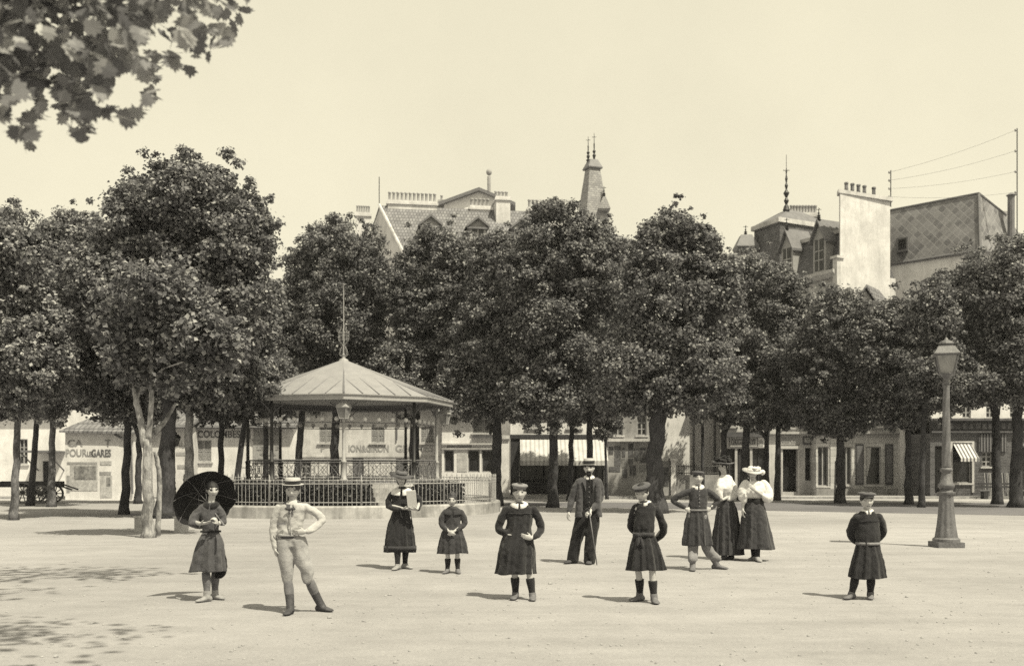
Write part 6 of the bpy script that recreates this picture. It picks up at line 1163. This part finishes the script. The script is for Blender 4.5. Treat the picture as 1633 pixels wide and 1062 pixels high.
    # the forked pale tree in front
    T('pale peeling tree forking into two bare limbs in front of the bench', (236, 857), (235, 700), 19, [(205, 545, 60, 60), (290, 530, 75, 60), (250, 590, 50, 36), (350, 560, 50, 40), (250, 470, 80, 50)], 'barkp', 'leaf', .5, .125,
      extra=(([(232, 712), (222, 660), (214, 620)], 13, 8), ([(215, 625, 0), (207, 600, .2), (199, 570, .3)], 7, 3), ([(218, 640), (222, 600, .2), (224, 560, .3)], 6, 3), ([(237, 705), (243, 650, -.1), (247, 590, -.2), (249, 545, -.3)], 10, 5), ([(247, 590), (275, 560, -.3), (325, 527, -.5)], 5, 2), ([(246, 600), (268, 590, -.3), (300, 580, -.4)], 4, 2), ([(248, 560), (230, 540), (215, 520)], 4, 2), ([(240, 690, .2), (252, 670, .5), (262, 640, .8)], 9, 5), ([(244, 855, .35), (247, 760, .3), (243, 720, .2)], 9, 7)), seed=50, limbs=False)
    s = tag(MB().tube([(X(1331, 47.5), 47.5, 0), (X(1333, 47.5), 47.5, Z(735, 47.5))], .05, 8).build('tree_stake', 'ironp'), 'white stake standing beside a trunk before the grey shuttered house', 'stake')
def near_branch():
    """the tree overhead: its trunk stands beside the photographer, a bough hangs into the view"""
    tx, ty = -5.2, 4.3; t = thing('plane_tree', 'near plane tree whose lobed leaves hang into the upper corner of the view', 'tree', (tx, ty, 0), 'plane trees on the square'); rr = random.Random(9); m = MB()
    limb(m, [(tx, ty, -.05), (tx + .1, ty, 2.2), (tx + .1, ty + .1, 4.6)], .26, .19, 14, 3)
    boughs = [[(tx, ty, 3.4), (-4.1, 4.7, 3.85), (-3.0, 5.0, 3.95), (-2.1, 5.3, 4.0)], [(tx, ty, 4.2), (-4.4, 5.2, 4.6), (-3.2, 6.2, 5.0), (-2.2, 6.4, 5.0)], [(tx, ty, 3.2), (-4.3, 4.6, 3.6), (-3.1, 4.9, 3.62), (-2.25, 4.95, 3.5)], [(tx, ty, 4.4), (-5.4, 5.6, 5.4), (-5.2, 7.0, 6.0)]]
    tips = []
    for k, b in enumerate(boughs):
        limb(m, b, .09, .02, 8, 20 + k); Q = catmull(b, 16)
        for q in Q[5:]:
            for _ in range(2):
                e = Vector(q) + Vector((rr.uniform(-.3, .3), rr.uniform(-.3, .3), rr.uniform(-.22, .2))); m.tube([Vector(q), (Vector(q) + e) / 2 + Vector((rr.uniform(-.05, .05), 0, .05)), e], [.008, .005, .003], 5); tips.append(e)
    for c in ((-1.7, 6.2, 9.6), (-2.9, 11.6, 10.6), (-5.5, 6.5, 10.5), (-3.0, 8.2, 11.5)): limb(m, [(tx + .1, ty + .1, 4.5), Vector((tx, ty, 4.6)).lerp(Vector(c), .5) + Vector((0, 0, 1.2)), c], .15, .03, 8, int(c[2] * 7))
    m.build('trunk', 'barkm', t, True); P = []
    for c, r in (((-1.7, 6.2, 9.6), (1.7, 1.0, .8)), ((-2.9, 11.6, 10.6), (2.3, .9, .8)), ((-5.5, 6.5, 10.5), (2.2, 1.8, 1.2)), ((-3.0, 8.2, 11.5), (1.9, 1.4, 1.1))):
        cc = np.array(c) + unit(RNG.normal(size=(26, 3))) * RNG.uniform(.4, 1.0, (26, 1)) * np.array(r); P.append((cc[:, None, :] + RNG.normal(size=(26, 20, 3)) * .36).reshape(-1, 3))
    P = np.concatenate(P); leaf_cloud(P, unit(RNG.normal(size=P.shape) * .6 + np.array([0, 0, .7])), .17, 'upper_crown', 'leaf', t)
    # lobed leaves: a five pointed blade folded along its middle
    out = [(0, -.40), (.2, -.42), (.46, -.28), (.36, -.12), (.47, -.02), (.58, .14), (.40, .17), (.30, .20), (.34, .40), (.20, .42), (.13, .36), (.09, .50), (0, .64)]; pts = out + [(-x, y) for x, y in out[-2:0:-1]]
    vs, fs, tn = [], [], []; rn = np.random.default_rng(4)
    def leaf(p, size):
        n = Vector(rn.normal(size=3)) * .75 + Vector((.1, -.35, .6)); n.normalize(); d = Vector(rn.normal(size=3)) * .6 + Vector((0, 0, -.8)); d = (d - n * d.dot(n)).normalized(); w = n.cross(d); o = len(vs); cu = rn.uniform(-.15, .35)
        for x, y in pts: vs.append(p + (w * x + d * y + n * (cu * (x * x) - .18 * y * y)) * size)
        vs.append(p + d * 0); c = o + len(pts)
        for i in range(len(pts)): fs.append((o + i, o + (i + 1) % len(pts), c))
        tn.append(rn.uniform(0, 1))
    # lower outline of the hanging foliage, as seen from the square, and the gaps in it
    ox = [-900, -300, 0, 45, 68, 76, 100, 115, 155, 168, 185, 210, 235, 250, 258, 300, 312, 345, 352, 385, 395, 405, 560]; oy = [330, 260, 205, 242, 210, 158, 195, 225, 216, 188, 208, 200, 178, 170, 118, 124, 100, 105, 80, 52, 10, -30, -90]
    def inside(px, py): return py < np.interp(px, ox, oy) and not ((px - 42) / 22) ** 2 + ((py - 172) / 20) ** 2 < 1 and not ((px - 205) / 32) ** 2 + ((py - 150) / 34) ** 2 < 1
    cnt = 0
    while cnt < 11000:
        Yl = rr.uniform(4.5, 6.2); px, py = rr.uniform(-800, 560), rr.uniform(-420, 300); sz = rr.uniform(.055, .105); mg = sz / Yl * F * .4
        if not inside(px, py + mg * rr.uniform(.3, 1)) or (px > 250 and rr.random() < .45): continue
        if noise.noise(Vector((px * .022, py * .022, Yl * 1.5))) > .16: continue
        leaf(Vector((X(px, Yl), Yl, Z(py, Yl))), sz); cnt += 1
    me = bpy.data.meshes.new('crown'); me.from_pydata([tuple(v - t.location) for v in vs], [], fs); me.update(); at = me.attributes.new('tone', 'FLOAT', 'FACE'); at.data.foreach_set('value', np.repeat(np.array(tn, np.float32), len(pts))); me.materials.append(MT['leafn'])
    o = bpy.data.objects.new('crown', me); COL.objects.link(o); o.parent = t
trees(); near_branch()

# ------------------------------------------------------------------ setting
def setting():
    def sheet(name, x0, x1, y0, y1, z, mat, kind='structure'): return tag(MB().add([(x0, y0, z), (x1, y0, z), (x1, y1, z), (x0, y1, z)], [(0, 1, 2, 3)]).build(name, mat), kind=kind)
    sheet('ground', -400, 400, -60, 900, 0, 'sand'); sheet('road', -120, 120, 49.8, 53.6, .005, 'road')
    tag(MB().add([(X(800, 44), 44, .004), (X(1700, 34.5), 34.5, .004), (40, 47.5, .004), (X(812, 48), 48, .004)], [(0, 1, 2, 3)]).build('dark_strip', 'dkground'), kind='structure')  # strip of darker ground along the right-hand tree row
    m = MB(); m.box(-120, 120, 53.9, 56.4, -.1, .10); tag(m.build('pavement', 'pave'), kind='structure'); m = MB(); m.box(-120, 120, 53.62, 53.898, -.1, .11); tag(m.build('kerb', 'kerb'), kind='structure')
    m = MB(); rr = random.Random(2)
    for k in range(2000):
        y = 7 + 26 * rr.random() ** 1.7; x = rr.uniform(-.56, .56) * y; r = rr.uniform(.004, .014) * (1 if rr.random() < .96 else 1.9); m.ball((x, y, r * .3), (r * rr.uniform(.8, 1.5), r * rr.uniform(.8, 1.5), r * .7), 6, 4)
    tag(m.build('gravel', 'peb'), kind='stuff')
setting()

# ------------------------------------------------------------------ light, sky, camera
def haze():
    m = bpy.data.materials.new('summer_haze'); m.use_nodes = True; nt = m.node_tree; nt.nodes.clear(); o = nd(nt, 'ShaderNodeOutputMaterial'); p = nd(nt, 'ShaderNodeVolumePrincipled')
    p.inputs['Color'].default_value = (.95, .95, .95, 1); p.inputs['Density'].default_value = HAZE; p.inputs['Anisotropy'].default_value = .2; nt.links.new(p.outputs[0], o.inputs['Volume'])
    tag(MB().box(-420, 420, -80, 920, -1, 30).build('haze', m), kind='stuff')
HAZE = .0003
if HAZE: haze()
def light():
    el, az = R(60), math.atan2(.71, -.70)                # towards the sun: right of and behind the photographer
    d = Vector((math.sin(az) * math.cos(el), math.cos(az) * math.cos(el), math.sin(el)))
    L = bpy.data.lights.new('sun', 'SUN'); L.energy = 5.0; L.angle = R(.55); L.color = (1, .93, .71); o = bpy.data.objects.new('sun', L); COL.objects.link(o); o.location = d * 80; o.rotation_euler = d.to_track_quat('Z', 'Y').to_euler()
    w = bpy.data.worlds.new('World'); SC.world = w; w.use_nodes = True; nt = w.node_tree; bg = nt.nodes['Background']
    sk = nd(nt, 'ShaderNodeTexSky', sky_type='NISHITA', sun_disc=False, sun_elevation=el, sun_rotation=az, dust_density=4.0, air_density=1.0, ozone_density=1.0)
    bw = nd(nt, 'ShaderNodeRGBToBW'); nt.links.new(sk.outputs[0], bw.inputs[0])
    # the plate did not separate blue sky from white: sky brightness only, evened out, toned like the print
    pw = nd(nt, 'ShaderNodeMath', operation='POWER'); nt.links.new(bw.outputs[0], pw.inputs[0]); pw.inputs[1].default_value = .22
    ml = nd(nt, 'ShaderNodeMath', operation='MULTIPLY'); nt.links.new(pw.outputs[0], ml.inputs[0]); ml.inputs[1].default_value = SKYK
    tn = nd(nt, 'ShaderNodeMix', data_type='RGBA', blend_type='MULTIPLY'); tn.inputs[0].default_value = 1; tc = nd(nt, 'ShaderNodeTexCoord'); cl = nd(nt, 'ShaderNodeMapRange'); cl.inputs[1].default_value = .3; cl.inputs[2].default_value = .7; cl.inputs[3].default_value = .92; cl.inputs[4].default_value = 1.04; nt.links.new(ntex(nt, tc.outputs['Generated'], 2.6, 7, .62), cl.inputs[0])
    mc = nd(nt, 'ShaderNodeMath', operation='MULTIPLY'); nt.links.new(ml.outputs[0], mc.inputs[0]); nt.links.new(cl.outputs[0], mc.inputs[1]); nt.links.new(mc.outputs[0], tn.inputs[6]); tn.inputs[7].default_value = (1, .928, .70, 1)
    nt.links.new(tn.outputs[2], bg.inputs['Color']); bg.inputs['Strength'].default_value = .1
    cam = bpy.data.cameras.new('camera'); c = bpy.data.objects.new('camera', cam); COL.objects.link(c); c.location = (0, 0, H); c.rotation_euler = (math.pi / 2, 0, 0)
    cam.sensor_width = 36; cam.lens = 36 * F / 1633; cam.shift_y = (HY - 531) / 1633; cam.clip_end = 3000; cam.clip_start = .05; SC.camera = c
    cam.dof.use_dof = True; cam.dof.focus_distance = 17; cam.dof.aperture_fstop = 1.9
    v = SC.view_settings; v.view_transform = 'Standard'; v.look = 'None'; v.exposure = .5; v.gamma = 1
    SC.cycles.max_bounces = 6; SC.cycles.diffuse_bounces = 3; SC.cycles.transparent_max_bounces = 8; SC.cycles.use_denoising = False
SKYK = 5.35
light()
